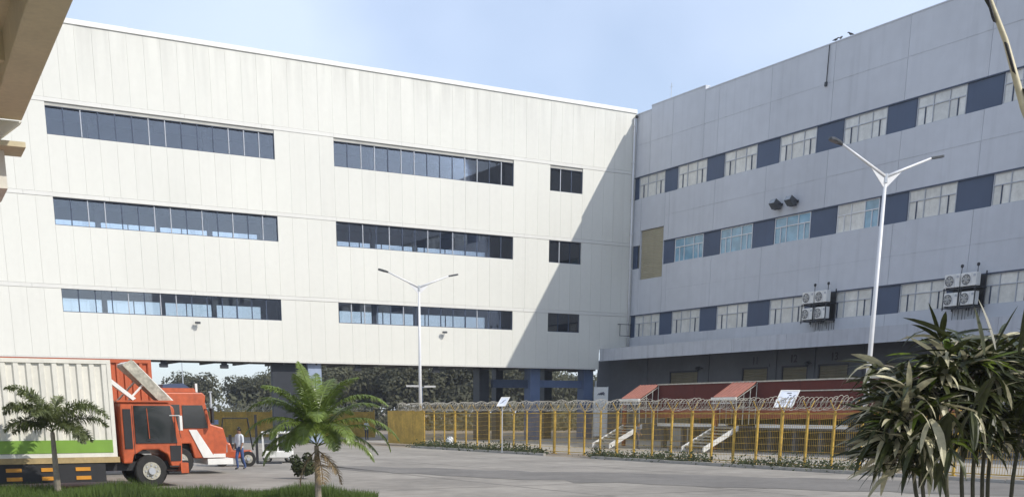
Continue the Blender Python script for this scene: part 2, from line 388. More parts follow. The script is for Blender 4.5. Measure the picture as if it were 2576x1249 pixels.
# fittings hung under the soffit
for i, (x, lab) in enumerate([(41.0, 'dark fitting under the white building, just right of the orange container'), (36.55, 'dark fitting under the white building over the far trees, left of the pier'),
                              (25.9, 'dark fitting under the white building behind the green palm fronds'), (19.0, 'dark fitting under the white building beside the slim lamp post')]):
    t = empty('soffit_light', WB.matrix_basis @ Vector((0, 0, 0)), WROT, lab, 'light fitting', 'light fittings under the white building')
    t.location = K - AX * x + BX * 0.45 + Vector((0, 0, 5.78))
    MB().box(-.28, .28, -.16, .16, -0.36, -.1).build('housing', M['dark_metal'], t); MB().box(-.2, .2, -.1, .1, -.1, .16).build('bracket', M['dark_metal'], t)
    MB().box(-.24, .24, -.12, .12, -0.375, -.362).build('lens', M['lens'], t)

def onW(x, y, z): return K - AX * x - BX * y + Vector((0, 0, z))
t = empty('downpipe', onW(.28, .14, 7.62), WROT, 'white drainpipe running down the corner where white and grey walls meet', 'pipe')
MB().tube([(0, 0, 0), (0, 0, 18.4)], 0.085, 10).build('pipe', M['lamp_white'], t, smooth=True)
for k in range(7): MB().box(-.12, .12, -.12, .10, 1 + k * 2.8, 1.06 + k * 2.8).build('clamp', M['lamp_white'], t)
t = empty('wall_frame', onW(.75, .3, 8.75), WROT, 'thin dark rectangular frame fixed low on the white wall beside the drainpipe', 'bracket')
b = MB(); 
for (a, c) in (((-.62, 0), (.5, 0)), ((.5, 0), (.5, .95)), ((-.75, .95), (.75, .95)), ((-.62, 0), (-.62, .95))): b.tube([(a[0], 0, a[1]), (c[0], 0, c[1])], .025, 6)
b.build('frame', M['dark_metal'], t); MB().tube([(.5, -.28, .95), (.5, 0, .95)], .025, 6).build('arm', M['dark_metal'], t)
t = empty('dome_camera', onW(.2, .25, 26.15), WROT, 'small round dark camera at the top corner of the white building', 'camera')
MB().tube([(0, -.18, .05), (0, 0, .05)], .04, 8).build('mount', M['lamp_white'], t)
b = MB().tube([(0, .02, .12), (0, .02, .06), (0, .02, -.04), (0, .02, -.12)], [.05, .13, .13, .05], 12); b.build('housing', M['black'], t)
for x, z, lab in ((38.6, 8.35, 'small bracket camera under the lowest left ribbon window'), (18.6, 8.35, 'small bracket camera under the lowest middle ribbon window, right of the slim lamp post')):
    t = empty('wall_camera', onW(x, 0.01, z), WROT, lab, 'camera', 'cameras on the white wall')
    MB().tube([(0, 0, -.35), (0, .28, -.1), (0, .28, .05)], .028, 6).build('arm', M['galv'], t)
    MB().box(-.24, .12, .2, .36, .05, .2).build('housing', M['lamp_dark'], t)

# ------------------------------------------------------------------ grey building
GB = empty('grey_building', (KX, KY, 0), GROT, 'long grey plastered factory block with blue spandrels and small paned windows', 'building')
SEAM = [0.0, 4.83, 10.35, 15.97, 21.95, 28.15, 34.25, 40.4, 46.5]
gw = [(0.65, 4.06), (5.72, 9.24), (11.28, 14.82), (17.18, 20.7), (23.2, 26.83), (29.22, 32.84), (35.4, 38.95), (41.4, 44.95)]
BANDS = [(21.5, 26.32), (16.08, 19.73), (10.46, 14.22), (7.62, 8.62)]
STRIPS = [(19.73, 21.5), (14.22, 16.08), (8.62, 10.46)]
SH = (1.15, 4.15, 13.28, 17.2)                                       # roller shutter of the second row
gcache = {}
def gpanel(x0, x1, z0, z1):
    b = MB().box(x0 + .012, x1 - .012, 0, .3, z0, z1); b.build('wall_panel', M['grey_wall'], GB, (0, random.uniform(-.006, .006), 0))
for bi, (z0, z1) in enumerate(BANDS):
    for i in range(len(SEAM) - 1):
        x0, x1 = SEAM[i], SEAM[i + 1]
        if i == 0 and bi == 0: gpanel(x0, 2.0, z0, z1); gpanel(2.0, x1, z0, z1 + .3); continue
        if i == 1 and bi == 0: gpanel(x0, 8.7, z0, z1 + .3); gpanel(8.7, x1, z0, z1); continue
        if i == 0 and bi == 1:
            gpanel(0, SH[0] - .1, z0, z1); gpanel(SH[0] - .1, SH[1] + .1, SH[3], z1); gpanel(SH[1] + .1, x1, z0, z1); continue
        if i == 0 and bi == 2:
            gpanel(0, SH[0] - .1, z0, z1); gpanel(SH[0] - .1, SH[1] + .1, z0, SH[2]); gpanel(SH[1] + .1, x1, z0, z1); continue
        gpanel(x0, x1, z0, z1)
# the far run of the same facade, outside the frame (seen only mirrored in the ribbon windows)
b = MB()
for z0, z1 in BANDS: b.box(46.51, 165, 0, .3, z0, z1)
b.build('wall_run', M['grey_wall'], GB)
b = MB()
for z0, z1 in STRIPS:
    for k in range(20): b.box(46.6 + k * 5.9, 48.8 + k * 5.9, .12, .2, z0, z1)
b.build('cladding_run', M['blue_panel'], GB)
b = MB()
for z0, z1 in STRIPS:
    for k in range(20): b.box(48.8 + k * 5.9, 52.5 + k * 5.9, .14, .2, z0, z1)
b.build('glazing_run', M['blind_pane'], GB)
body = MB().box(0.0, 165, .31, 42, 0, 26.2).box(-DEP, 0, 3.2, 42, 0, 26.2)
body.build('core', M['joint'], GB)
cp = MB(); 
for k in range(10):
    x0 = (0, 2.0, 8.7, 15, 21, 27, 33, 39, 45, 60)[k]; x1 = (2.0, 8.7, 15, 21, 27, 33, 39, 45, 60, 165)[k]; dz = .3 if k == 1 else 0
    cp.box(x0 + .005, x1 - .005, -.03, .45, 26.321 + dz, 26.40 + dz)
cp.build('coping', M['grey_wall'], GB)
hl = MB()
for bi, z in ((0, 23.95), (1, 18.0), (2, 12.2)): hl.box(0.1 if bi == 0 else 4.4, 165, -.012, 0.01, z, z + .035)
hl.build('day_joint', M['canopy_wall'], GB)
# blue cladding
pv = 0.0
for r, (z0, z1) in enumerate(STRIPS):
    spans = []; e = 0.0
    for a, c in gw:
        spans.append((e, a)); e = c
    spans.append((e, 46.5))
    for i, (a, c) in enumerate(spans):
        if r == 1 and i == 0: a, c = 0.02, SH[0] - .5
        if r == 1 and i == 1: a = SH[1] + .05
        MB().box(a + .004, c - .004, .10, .16, z0 + .002, z1 - .002).build('cladding_panel', M['blue_panel'], GB)
        if c - a > 1.2: MB().box(c - .12, c - .06, .075, .099, z0 + .01, z1 - .01).build('cladding_rib', M['frame_blue'], GB)
    MB().box(4.3 if r == 1 else 0, 46.5, -.02, .12, z1 - .075, z1 - .003).build('drip_edge', M['frame_blue'], GB)
def gwin(a, c, z0, z1, kinds, fm):
    wd = c - a; h = z1 - z0; t = .05; y0, y1 = .06, .13; zt = z0 + h * .63; xa = a + wd * .335; xb = a + wd * .665
    b = MB().box(a, c, y0, y1, z0, z0 + t).box(a, c, y0, y1, z1 - t, z1).box(a, a + t, y0, y1, z0 + t, z1 - t).box(c - t, c, y0, y1, z0 + t, z1 - t)
    for x in (xa, xb): b.box(x - t / 2, x + t / 2, y0 - .004, y1, z0 + t, z1 - t)
    b.box(a + t, xa - t / 2, y0, y1, zt - .03, zt + .03).box(xa + t / 2, xb - t / 2, y0, y1, zt - .03, zt + .03).box(xb + t / 2, c - t, y0, y1, zt - .03, zt + .03)
    xc, xd = (a + xa) / 2 + .02, (xb + c) / 2 + .02
    b.cur = 1
    b.box(xc - .028, xc + .028, y0 - .006, y1, z0 + t, zt - .03).box(xd - .028, xd + .028, y0 - .006, y1, z0 + t, zt - .03)
    f = b.build('window', fm, GB)
    P = [(a, xa, zt, z1), (xa, xb, zt, z1), (xb, c, zt, z1), (a, xc, z0, zt), (xc, xa, z0, zt), (xa, xb, z0, zt), (xb, xd, z0, zt), (xd, c, z0, zt)]
    for i, (p0, p1, q0, q1) in enumerate(P):
        MB().box(p0 + .03, p1 - .03, .115, .125, q0 + .035, q1 - .035).build('pane', M[kinds[i]], f)
    MB().box(a, c, .02, y0 - .002, z0 - .0, z0 + .035).build('sill', M['canopy_wall'], f)
W8 = ['blind_pane'] * 8; C8 = ['cyan_pane'] * 8; FM = [M['frame_grey'], M['frame_blue']]; FW = [M['lamp_white'], M['lamp_white']]
for r, (z0, z1) in enumerate(STRIPS):
    for i, (a, c) in enumerate(gw):
        if r == 1 and i == 0: continue
        kinds, fm = W8, FM
        if r == 1 and i in (1, 2, 3): kinds, fm = C8, FW
        if r == 1 and i == 4: kinds = ['blind_pane', 'blind_pane', 'cyan_pane', 'blind_pane', 'blind_pane', 'blind_pane', 'cyan_pane', 'cyan_pane']; fm = FW
        gwin(a, c, z0 + .002, z1 - .08, kinds, fm)
# roller shutter high on the wall
def shutter(a, c, z0, z1, y, m, n):
    f = MB().box(a - .1, a, y - .12, y + .1, z0, z1).box(c, c + .1, y - .12, y + .1, z0, z1).box(a - .1, c + .1, y - .12, y + .1, z1, z1 + .12)
    f = f.build('shutter_frame', M['dark_metal'] if m == 'shutter_dark' else M['canopy_wall'], GB)
    h = (z1 - z0) / n
    sm = MB().prism([(y, 0), (y - .03, h * .25), (y - .03, h * .75), (y, h), (y + .03, h), (y + .03, 0)], 'x', a + .002, c - .002).mesh('slat', M[m])
    for k in range(n): put('slat', sm, f, (0, 0, z0 + k * h))
shutter(SH[0], SH[1], SH[2], SH[3], .16, 'shutter_tan', 26)
# canopy and the dark dock recess below it
for i in range(0, 9):
    x0 = 0.01 + i * 5.6; MB().box(x0 + .01, x0 + 5.59, -3.15, -2.95, 6.62, 7.6).build('canopy_panel', M['canopy_wall'], GB, (0, random.uniform(-.006, .006), 0))
MB().box(50.3, 165, -3.15, -2.95, 6.62, 7.6).build('canopy_run', M['canopy_wall'], GB)
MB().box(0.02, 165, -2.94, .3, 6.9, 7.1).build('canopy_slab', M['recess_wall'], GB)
MB().box(0.01, 50.3, -3.17, -3.10, 6.60, 6.66).build('canopy_drip', M['canopy_wall'], GB)
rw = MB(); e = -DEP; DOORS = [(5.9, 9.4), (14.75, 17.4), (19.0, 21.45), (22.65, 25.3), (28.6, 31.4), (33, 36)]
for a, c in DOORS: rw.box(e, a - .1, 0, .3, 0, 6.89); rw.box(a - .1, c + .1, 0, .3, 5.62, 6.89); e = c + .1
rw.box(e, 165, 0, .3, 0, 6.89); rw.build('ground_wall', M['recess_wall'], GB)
for a, c in DOORS: shutter(a, c, 1.2, 5.5, .12, 'shutter_dark', 22)
for a, c in DOORS: MB().box(a - .25, c + .25, -.06, -.003, 5.63, 5.8).build('lintel', M['recess_wall'], GB)
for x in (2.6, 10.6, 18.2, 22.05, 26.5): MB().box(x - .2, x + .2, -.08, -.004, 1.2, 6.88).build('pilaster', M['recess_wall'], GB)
def text(body, size, m, name='dock_number'):
    c = bpy.data.curves.new(name, 'FONT'); c.body = body; c.size = size; c.extrude = .01; c.align_x = 'CENTER'; c.offset = size * .02
    o = bpy.data.objects.new(name, c); COL.objects.link(o)
    me = bpy.data.meshes.new_from_object(o.evaluated_get(bpy.context.evaluated_depsgraph_get())); bpy.data.objects.remove(o)
    me.materials.clear(); me.materials.append(m); return me
for x, s in ((16.1, '11'), (20.1, '12'), (24.05, '13')):
    o = put('dock_number', text(s, 0.75, M['black']), GB, (x, -.02, 5.86)); o.rotation_euler = (R(90), 0, 0)
def onG(x, o_, z): return gp(x, o_, z)
for x, z, lab in ((10.0, 5.75, 'dark round horn lamp on the dock wall right of the first roller shutter'), (21.95, 5.72, 'dark round horn lamp between the dock doors numbered 12 and 13')):
    t = empty('dock_lamp', onG(x, .02, z), GROT, lab, 'lamp', 'lamps on the dock wall')
    MB().tube([(0, 0, 0), (0, -.35, .05)], .03, 6).build('arm', M['dark_metal'], t)
    MB().tube([(0, -.3, .1), (0, -.45, 0), (0, -.6, -.12)], [.08, .16, .2], 12).build('shade', M['dark_metal'], t, smooth=True)

# floodlights
for x, lab in ((17.6, 'left of the two dark floodlights on the grey wall'), (19.15, 'right of the two dark floodlights on the grey wall')):
    t = empty('floodlight', onG(x, .02, 16.85), GROT, lab, 'floodlight', 'floodlights over the second row of windows')
    b = MB().prism([(-.1, .1), (-.75, .42), (-.95, .05), (-.55, -.35), (-.2, -.3)], 'x', -.36, .36); bevel(b.build('housing', M['lamp_dark'], t), .03, 2)
    MB().hexa([(-.31, -.76, .39), (.31, -.76, .39), (.31, -.97, .06), (-.31, -.97, .06), (-.31, -.775, .40), (.31, -.775, .40), (.31, -.99, .07), (-.31, -.99, .07)]).build('lens', M['lens'], t)
    MB().box(-.4, -.37, -.5, 0, -.04, .04).box(.37, .4, -.5, 0, -.04, .04).box(-.4, .4, -.03, 0, -.1, .1).build('bracket', M['dark_metal'], t)
    fin = MB()
    for k in range(6): fin.box(-.3 + k * .12, -.28 + k * .12, -.4, -.12, -.36, -.28)
    fin.build('cooling_fins', M['dark_metal'], t); t.scale = (.86, .86, .86)
# drip pipes and small marks on the grey wall
t = empty('wall_conduit', onG(21.35, .06, 23.9), GROT, 'thin black conduit hanging from the roof edge of the grey wall, left of the birds', 'pipe')
MB().tube([(0, 0, .1), (0.05, 0, 2.4)], .03, 6).build('pipe', M['black'], t); MB().box(-.12, .06, -.05, .06, -.1, .16).build('joint_box', M['dark_metal'], t)
t = empty('wall_conduit', onG(38.1, .06, 22.6), GROT, 'thin black conduit high on the grey wall beside the pale palm stalk', 'pipe')
MB().tube([(0, 0, 0), (0, 0, 3.7)], .03, 6).build('pipe', M['black'], t); MB().box(-.08, .08, -.05, .06, 1.5, 1.8).build('joint_box', M['dark_metal'], t)

# air conditioners
def ac_unit(lab, loc):
    t = empty('air_conditioner', loc, GROT, lab, 'air conditioner', 'outdoor air conditioner units on brackets on the grey wall')
    wd, d, h = 1.08, .42, .78
    body = MB().box(0, wd, 0, d, 0, h).build('casing', M['white_paint'], t); bevel(body, .025, 2)
    cx, cz, r = .38, h * .5, .31
    MB().disc((cx, -.001, cz), (0, -1, 0), r, 24, .012).build('fan_well', M['black'], t)
    bl = MB()
    for k in range(5):
        a = k * 2 * math.pi / 5; b_ = a + .75
        bl.hexa([(cx + .05 * math.cos(a), -.016, cz + .05 * math.sin(a)), (cx + .27 * math.cos(a), -.016, cz + .27 * math.sin(a)), (cx + .27 * math.cos(b_), -.022, cz + .27 * math.sin(b_)), (cx + .05 * math.cos(b_), -.022, cz + .05 * math.sin(b_)),
                 (cx + .05 * math.cos(a), -.02, cz + .05 * math.sin(a)), (cx + .27 * math.cos(a), -.02, cz + .27 * math.sin(a)), (cx + .27 * math.cos(b_), -.026, cz + .27 * math.sin(b_)), (cx + .05 * math.cos(b_), -.026, cz + .05 * math.sin(b_))])
    bl.build('fan', M['grimy_white'], t)
    gr = MB()
    for rr in (.31, .22, .12):
        pts = [(cx + rr * math.cos(a * math.pi / 10), -.03, cz + rr * math.sin(a * math.pi / 10)) for a in range(21)]
        gr.tube(pts, .009, 5, False)
    for k in range(6):
        a = k * math.pi / 6; gr.tube([(cx - .31 * math.cos(a), -.034, cz - .31 * math.sin(a)), (cx + .31 * math.cos(a), -.034, cz + .31 * math.sin(a))], .006, 4)
    gr.build('fan_grille', M['lamp_white'], t)
    MB().box(.74, .76, -.006, -.001, .04, h - .04).build('panel_joint', M['frame_grey'], t)
    MB().box(wd - .2, wd - .06, -.03, -.001, h - .24, h - .1).build('valve_cover', M['frame_grey'], t)
    MB().box(.12, .18, .05, d - .05, -.05, 0).box(wd - .2, wd - .14, .05, d - .05, -.05, 0).build('foot', M['black'], t)
    return t
def ac_cluster(s, name, pipes):
    for r, z in enumerate((9.72, 8.64)):
        for q in range(2):
            ac_unit('%s %s air conditioner of the four %s' % (('upper', 'lower')[r], ('left', 'right')[q], name), gp(s + q * 1.2, .92, z))
    t = empty('bracket_frame', gp(s, 0, 8.5), GROT, 'dark steel bracket frame carrying the four air conditioners %s' % name, 'bracket', 'bracket frames of the air conditioners')
    b = MB()
    for z in (.02, 1.1): b.box(-.05, 2.4, -.93, -.01, z, z + .05)
    b.build('shelf', M['dark_metal'], t)
    b = MB()
    for x in (0.05, 1.13, 1.3, 2.3): b.box(x - .03, x + .03, -.95, -.9, -.1, 1.2); b.box(x - .03, x + .03, -.06, -.01, -.1, 2.1)
    b.build('brace', M['dark_metal'], t)
    MB().box(.05, 2.25, -.05, .0, .02, 1.9).build('backing_sheet', M['black'], t)
    b = MB()
    for x in pipes: b.tube([(x, -.35, 2.0), (x, -.35, 2.42)], .025, 6); b.tube([(x, -.35, 2.38), (x, -.35, 2.44), (x, -.35, 2.54), (x, -.35, 2.58)], [.05, .09, .09, .04], 10)
    b.build('pipe_cowl', M['black'], t)
    st = MB()
    for k in range(11):
        x = .1 + k * .22 + random.uniform(-.05, .05); h = random.uniform(.25, .75); st.box(x, x + random.uniform(.03, .09), -.006, -.001, -h, -.02)
    st.build('drip_stain', M['recess_wall'], t)
ac_cluster(21.42, 'left of the tall double lamp post', (.6, 1.85))
ac_cluster(33.4, 'above the strap leaved palm', (.75, 1.9))
# birds on the roof edge
for s_, a_, lab in ((21.75, 0, 'small dark bird leftmost of three on the grey roof edge'), (22.2, .8, 'small dark bird in the middle of three on the grey roof edge'), (23.1, 2.5, 'small dark bird rightmost of three on the grey roof edge')):
    t = empty('bird', gp(s_, -.1, 26.40), a_, lab, 'bird', 'birds on the roof edge')
    b = MB().tube([(-.22, 0, .09), (-.12, 0, .12), (0, 0, .15), (.1, 0, .2), (.14, 0, .26), (.2, 0, .27), (.27, 0, .25)], [.01, .04, .075, .06, .035, .04, .005], 8)
    b.build('body', M['black'], t, smooth=True)
    MB().tube([(.02, .02, .1), (.02, .02, 0)], .006, 4).tube([(.02, -.02, .1), (.02, -.02, 0)], .006, 4).build('leg', M['black'], t)
tag(MB().tube([gp(1.95, -2, 26.2), gp(1.95, -2, 28.6)], .03, 5).tube([gp(1.7, -2, 28.3), gp(2.2, -2, 28.3)], .015, 4).build('roof_aerial', M['galv']), 'thin aerial mast on the grey roof by the corner', 'aerial')

# ------------------------------------------------------------------ red loading dock with two lean-to awnings
RD = empty('loading_dock', gp(0, 14.3), GROT, 'dark red sheeted loading dock with white edged platform behind the yellow fence', 'loading dock')
for a, c in ((20.5, 22.48), (29.72, 31.73), (22.5, 26.1), (26.12, 29.7), (31.75, 35.2), (35.22, 38.8), (38.82, 42.4), (42.42, 46)):
    MB().box(a, c, 0, .08, 2.55, 4.02).build('fascia_panel', M['red_sheet'], RD)
    MB().box(a, c, .0, .06, 1.95, 2.545).build('lower_band', M['red_band'], RD)
MB().box(22.4, 46, -.06, .12, 4.025, 4.1).build('edge_trim', M['wire'], RD)
MB().box(34.8, 46, -.10, -.003, 3.45, 3.51).build('mid_trim', M['wire'], RD)
MB().box(20.4, 46, .12, 8, 3.9, 4.0).build('roof', M['red_sheet'], RD)
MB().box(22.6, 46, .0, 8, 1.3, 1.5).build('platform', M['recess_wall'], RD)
MB().box(22.6, 29.4, -.1, -.005, 1.42, 1.62).box(31.9, 39, -.1, -.005, 1.42, 1.62).build('platform_edge', M['white_paint'], RD)
for k in range(12): MB().box(22.7 + k * 2, 22.95 + k * 2, .2, .5, 0, 1.3).build('pier', M['recess_wall'], RD)
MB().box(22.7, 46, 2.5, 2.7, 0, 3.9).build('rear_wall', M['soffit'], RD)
for k in range(7): MB().box(22.9 + k * 3.4, 23.0 + k * 3.4, .3, .4, 1.5, 2.6).build('post', M['red_band'], RD)
for a, c in ((20.55, 22.45), (29.75, 31.7)):
    f = MB().hexa([(a, 0, 4.0), (c, 0, 4.0), (c, -1.55, 3.12), (a, -1.55, 3.12), (a, 0, 4.06), (c, 0, 4.06), (c, -1.55, 3.18), (a, -1.55, 3.18)]).build('awning_roof', M['red_roof'], RD)
    b = MB()
    for k in range(7): b.tube([(a + k * (c - a) / 6, -.01, 4.085), (a + k * (c - a) / 6, -1.56, 3.2)], .02, 5)
    b.build('awning_rib', M['red_roof'], f)
    b = MB().box(a - .12, c + .08, -1.68, -1.56, 3.0, 3.16).box(a - .12, c + .08, -1.64, -1.6, 2.8, 2.86)
    for k in range(6): b.tube([(a + k * .34, -1.62, 2.82), (a + .17 + k * .34, -1.62, 3.02), (a + .34 + k * .34, -1.62, 2.82)], .014, 4)
    b.build('awning_truss', M['white_paint'], RD)
    b = MB()
    for yy, zz in ((-.02, 4.0), (-.5, 3.7), (-1.0, 3.42), (-1.55, 3.12)): b.tube([(c + .04, yy, 1.6), (c + .04, yy, zz)], .03, 5)
    b.tube([(c + .04, 0, 3.0), (c + .04, -1.55, 3.0)], .025, 5).tube([(c + .04, 0, 2.6), (c + .04, -1.55, 2.6)], .025, 5).tube([(c + .04, 0, 3.92), (c + .04, -1.55, 3.05)], .03, 5)
    b.build('awning_frame', M['wire'], RD)
    b = MB()
    for yy, zz in ((-.02, 4.0), (-.5, 3.7), (-1.0, 3.42), (-1.55, 3.12)): b.tube([(a - .02, yy, 1.6), (a - .02, yy, zz)], .025, 5)
    b.tube([(a - .02, 0, 3.0), (a - .02, -1.55, 3.0)], .025, 5).build('awning_frame', M['wire'], RD)
    n = 7
    b = MB().hexa([(a, -1.3, 1.25), (a + .08, -1.3, 1.25), (a + .08, -3.9, .02), (a, -3.9, .02), (a, -1.3, 1.55), (a + .08, -1.3, 1.55), (a + .08, -3.9, .32), (a, -3.9, .32)])
    b.hexa([(c, -1.3, 1.25), (c + .08, -1.3, 1.25), (c + .08, -3.9, .02), (c, -3.9, .02), (c, -1.3, 1.55), (c + .08, -1.3, 1.55), (c + .08, -3.9, .32), (c, -3.9, .32)])
    b.build('stringer', M['white_paint'], RD)
    sm = MB().box(a + .09, c - .01, -.14, .14, 0, .05).mesh('tread', M['wire'])
    for k in range(n): put('tread', sm, RD, (0, -1.5 - k * .34, 1.38 - k * .17))
    MB().box(a, c + .08, -1.3, 0, 1.4, 1.5).build('landing', M['recess_wall'], RD)
    MB().box(a - .1, a + .12, -1.4, -1.2, .1, 2.9).build('portal_leg', M['red_band'], RD)
for x, o_, lab in ((26.0, 13.2, 'worker in dark clothes standing at the red dock, between the awnings'),): pass

# far sheds seen under the white building
t = empty('far_shed', (20, 128, 0), R(8), 'low red shed with a pale sheet roof beyond the blue columns', 'building')
MB().box(-4, 22, 0, 8, 0, 2.9).build('wall', M['red_sheet'], t)
MB().hexa([(-4.6, -.8, 3.6), (22.6, -.8, 3.2), (22.6, 4, 4.6), (-4.6, 4, 5.0), (-4.6, -.8, 3.75), (22.6, -.8, 3.35), (22.6, 4, 4.75), (-4.6, 4, 5.15)]).build('roof', M['roof_sheet'], t)
for k in range(5): MB().box(-1 + k * 4.4, .8 + k * 4.4, -.06, 0, .3, 2.4).build('door', M['blue_panel'], t)
t = empty('banner', (10.85, 100.0, 0), R(12), 'tall white banner board with a dark scribble hanging between the blue columns', 'banner')
MB().box(-.6, .62, -.03, .03, .3, 4.4).build('sheet', M['white_paint'], t)
b = MB()
for k in range(5): b.tube([(-.3 + k * .08, -.04, 3.75 + .12 * (k % 2)), (-.05 + k * .1, -.04, 3.9 - .1 * (k % 2)), (.28, -.04, 3.98 - k * .07)], .035, 4)
b.build('scribble', M['ink'], t); MB().box(-.62, -.6, -.05, .05, 0, 4.45).box(.62, .66, -.05, .05, 0, 4.45).build('post', M['galv'], t)

# ------------------------------------------------------------------ yellow fence with concertina wire
FE = empty('yellow_fence', gp(0, 26), GROT, 'long yellow post and mesh fence topped with coiled razor wire along the yard', 'fence')
P0, PP, NP = 11.2, 1.511, 32
pm = MB().box(-.04, .04, -.04, .04, 0, 2.32).box(-.08, .08, -.08, .08, 0, .03)
pmt = MB().box(-.06, .06, -.06, .06, 0, 2.34).box(-.13, .13, -.13, .13, 0, .04)
pm = pm.mesh('post', M['yellow']); pmt = pmt.mesh('post', M['yellow'])
am = MB().tube([(0, 0, 2.30), (0, -.34, 2.78)], .022, 5).tube([(0, 0, 2.30), (0, .34, 2.78)], .022, 5).mesh('wire_arm', M['yellow'])
wm = MB()
for k in range(1, 14): wm.tube([(k * PP / 14, 0, .12), (k * PP / 14, 0, 2.24)], .009, 3, False)
for k in range(9): wm.tube([(.05, 0, .12 + k * .265), (PP - .05, 0, .12 + k * .277)], .009, 3, False)
wm.box(.05, PP - .05, -.02, .02, 2.22, 2.27).box(.05, PP - .05, -.02, .02, .1, .14)
wm = wm.mesh('mesh_panel', M['yellow'])
for i in range(NP):
    x = P0 + i * PP
    q = put('post', pmt if i % 4 == 3 else pm, FE, (x, 0, 0)); put('wire_arm', am, FE, (x, 0, 0))
    if i < NP - 1: put('mesh_panel', wm, FE, (x, 0, 0))
for i in range(4):
    MB().box(P0 - 6 + i * 1.5 + .01, P0 - 6 + (i + 1) * 1.5 - .01, -.03, .03, .08, 2.42).build('sheet_panel', M['yellow'], FE)
def coil(length, r, pitch, z, seed, n=14, y=0):
    rr = random.Random(seed); pts = []; turns = int(length / pitch)
    for k in range(turns * n):
        a = 2 * math.pi * k / n; tt = k / n
        x = tt * pitch + .12 * math.sin(a) ; q = r * (1 + .12 * math.sin(tt * 1.3) + .05 * math.sin(tt * 7.1))
        pts.append((x, y + q * math.cos(a), z + q * math.sin(a) + .03 * math.sin(tt * .9)))
    return pts
c1 = MB().tube(coil(NP * PP + 4, .26, .27, 2.67, 1), .0145, 3, False)
o = c1.build('razor_coil', M['wire'], FE, (P0 - 4, 0, 0)); o['kind'] = 'stuff'
c2 = MB().tube(coil(NP * PP + 4, .23, .61, 2.65, 2), .013, 3, False)
o = c2.build('razor_coil', M['wire'], FE, (P0 - 4, .0, 0)); o['kind'] = 'stuff'
b = MB()
for yy, zz in ((-.3, 2.74), (.3, 2.74), (-.16, 2.52), (0, 2.4)): b.tube([(P0 - 4 + k * PP, yy, zz - (.02 if k % 2 else 0)) for k in range(NP + 2)], .006, 3, False)
o = b.build('strand_wire', M['wire'], FE)
# yellow boundary wall at the left, beyond the palm
YW = empty('boundary_wall', (-32, 112, 0), R(-6), 'yellow painted boundary wall with coiled wire behind the green palm', 'wall')
for i in range(9): MB().box(i * 2.5 + .01, i * 2.5 + 2.49, 0, .15, 0, 2.35).build('sheet_panel', M['yellow'], YW)
for i in range(10): MB().box(i * 2.5 - .06, i * 2.5 + .06, -.05, .2, 0, 2.5).build('post', M['yellow'], YW)
o = MB().tube(coil(22, .26, .3, 2.8, 5, 10), .015, 3, False).build('razor_coil', M['wire'], YW); o['kind'] = 'stuff'

# tilted white boards above the fence
def board(loc, label, up, wd, hh, rz, strokes):
    t = empty('sign_board', loc, 0, label, 'sign', 'tilted white boards above the fence')
    u = Vector(up).normalized(); x = Vector((math.cos(rz), math.sin(rz), 0)); nrm = x.cross(u).normalized()
    if nrm.y > 0: nrm = -nrm
    P = lambda a, b_, d=0: tuple(x * a + u * b_ + nrm * d)
    def slab(a0, a1, b0, b1, d0, d1, nm, m):
        return MB().hexa([P(a0, b0, d0), P(a1, b0, d0), P(a1, b1, d0), P(a0, b1, d0), P(a0, b0, d1), P(a1, b0, d1), P(a1, b1, d1), P(a0, b1, d1)]).build(nm, m, t)
    slab(0, wd, 0, hh, 0, .03, 'plate', M['board'])
    for q in ((0, wd, 0, .05), (0, wd, hh - .05, hh), (0, .05, .05, hh - .05), (wd - .05, wd, .05, hh - .05)): slab(*q, .031, .045, 'rim', M['white_paint'])
    mk = MB()
    for st in strokes: mk.tube([P(a * wd, b_ * hh, .036) for a, b_ in st], .022 * wd, 5)
    mk.build('marking', M['ink'], t)
    f = Vector(P(wd * .5, hh * .3, -.03)); MB().tube([(f.x, f.y, -2.55), tuple(f)], .03, 6).build('pole', M['galv'], t)
    return t
ST = [[(.27, .38), (.34, .40), (.43, .55)], [(.40, .82), (.62, .83)], [(.44, .42), (.56, .62)], [(.56, .71), (.66, .71)], [(.64, .45), (.70, .60), (.72, .50), (.66, .46)], [(.80, .64), (.86, .72)], [(.72, .45), (.84, .62)]]
board((12.9 * 1.04, 52, 2.50), 'larger tilted white board with dark scribbled marks above the fence', (.36, .25, .72), .86, .88, R(-4), ST)
board((1.22, 66, 2.62), 'smaller tilted white board above the fence in front of the dark column', (.36, .25, .62), .50, .62, R(-4), [[(.3, .3), (.5, .6), (.7, .7)], [(.45, .35), (.62, .7)]])

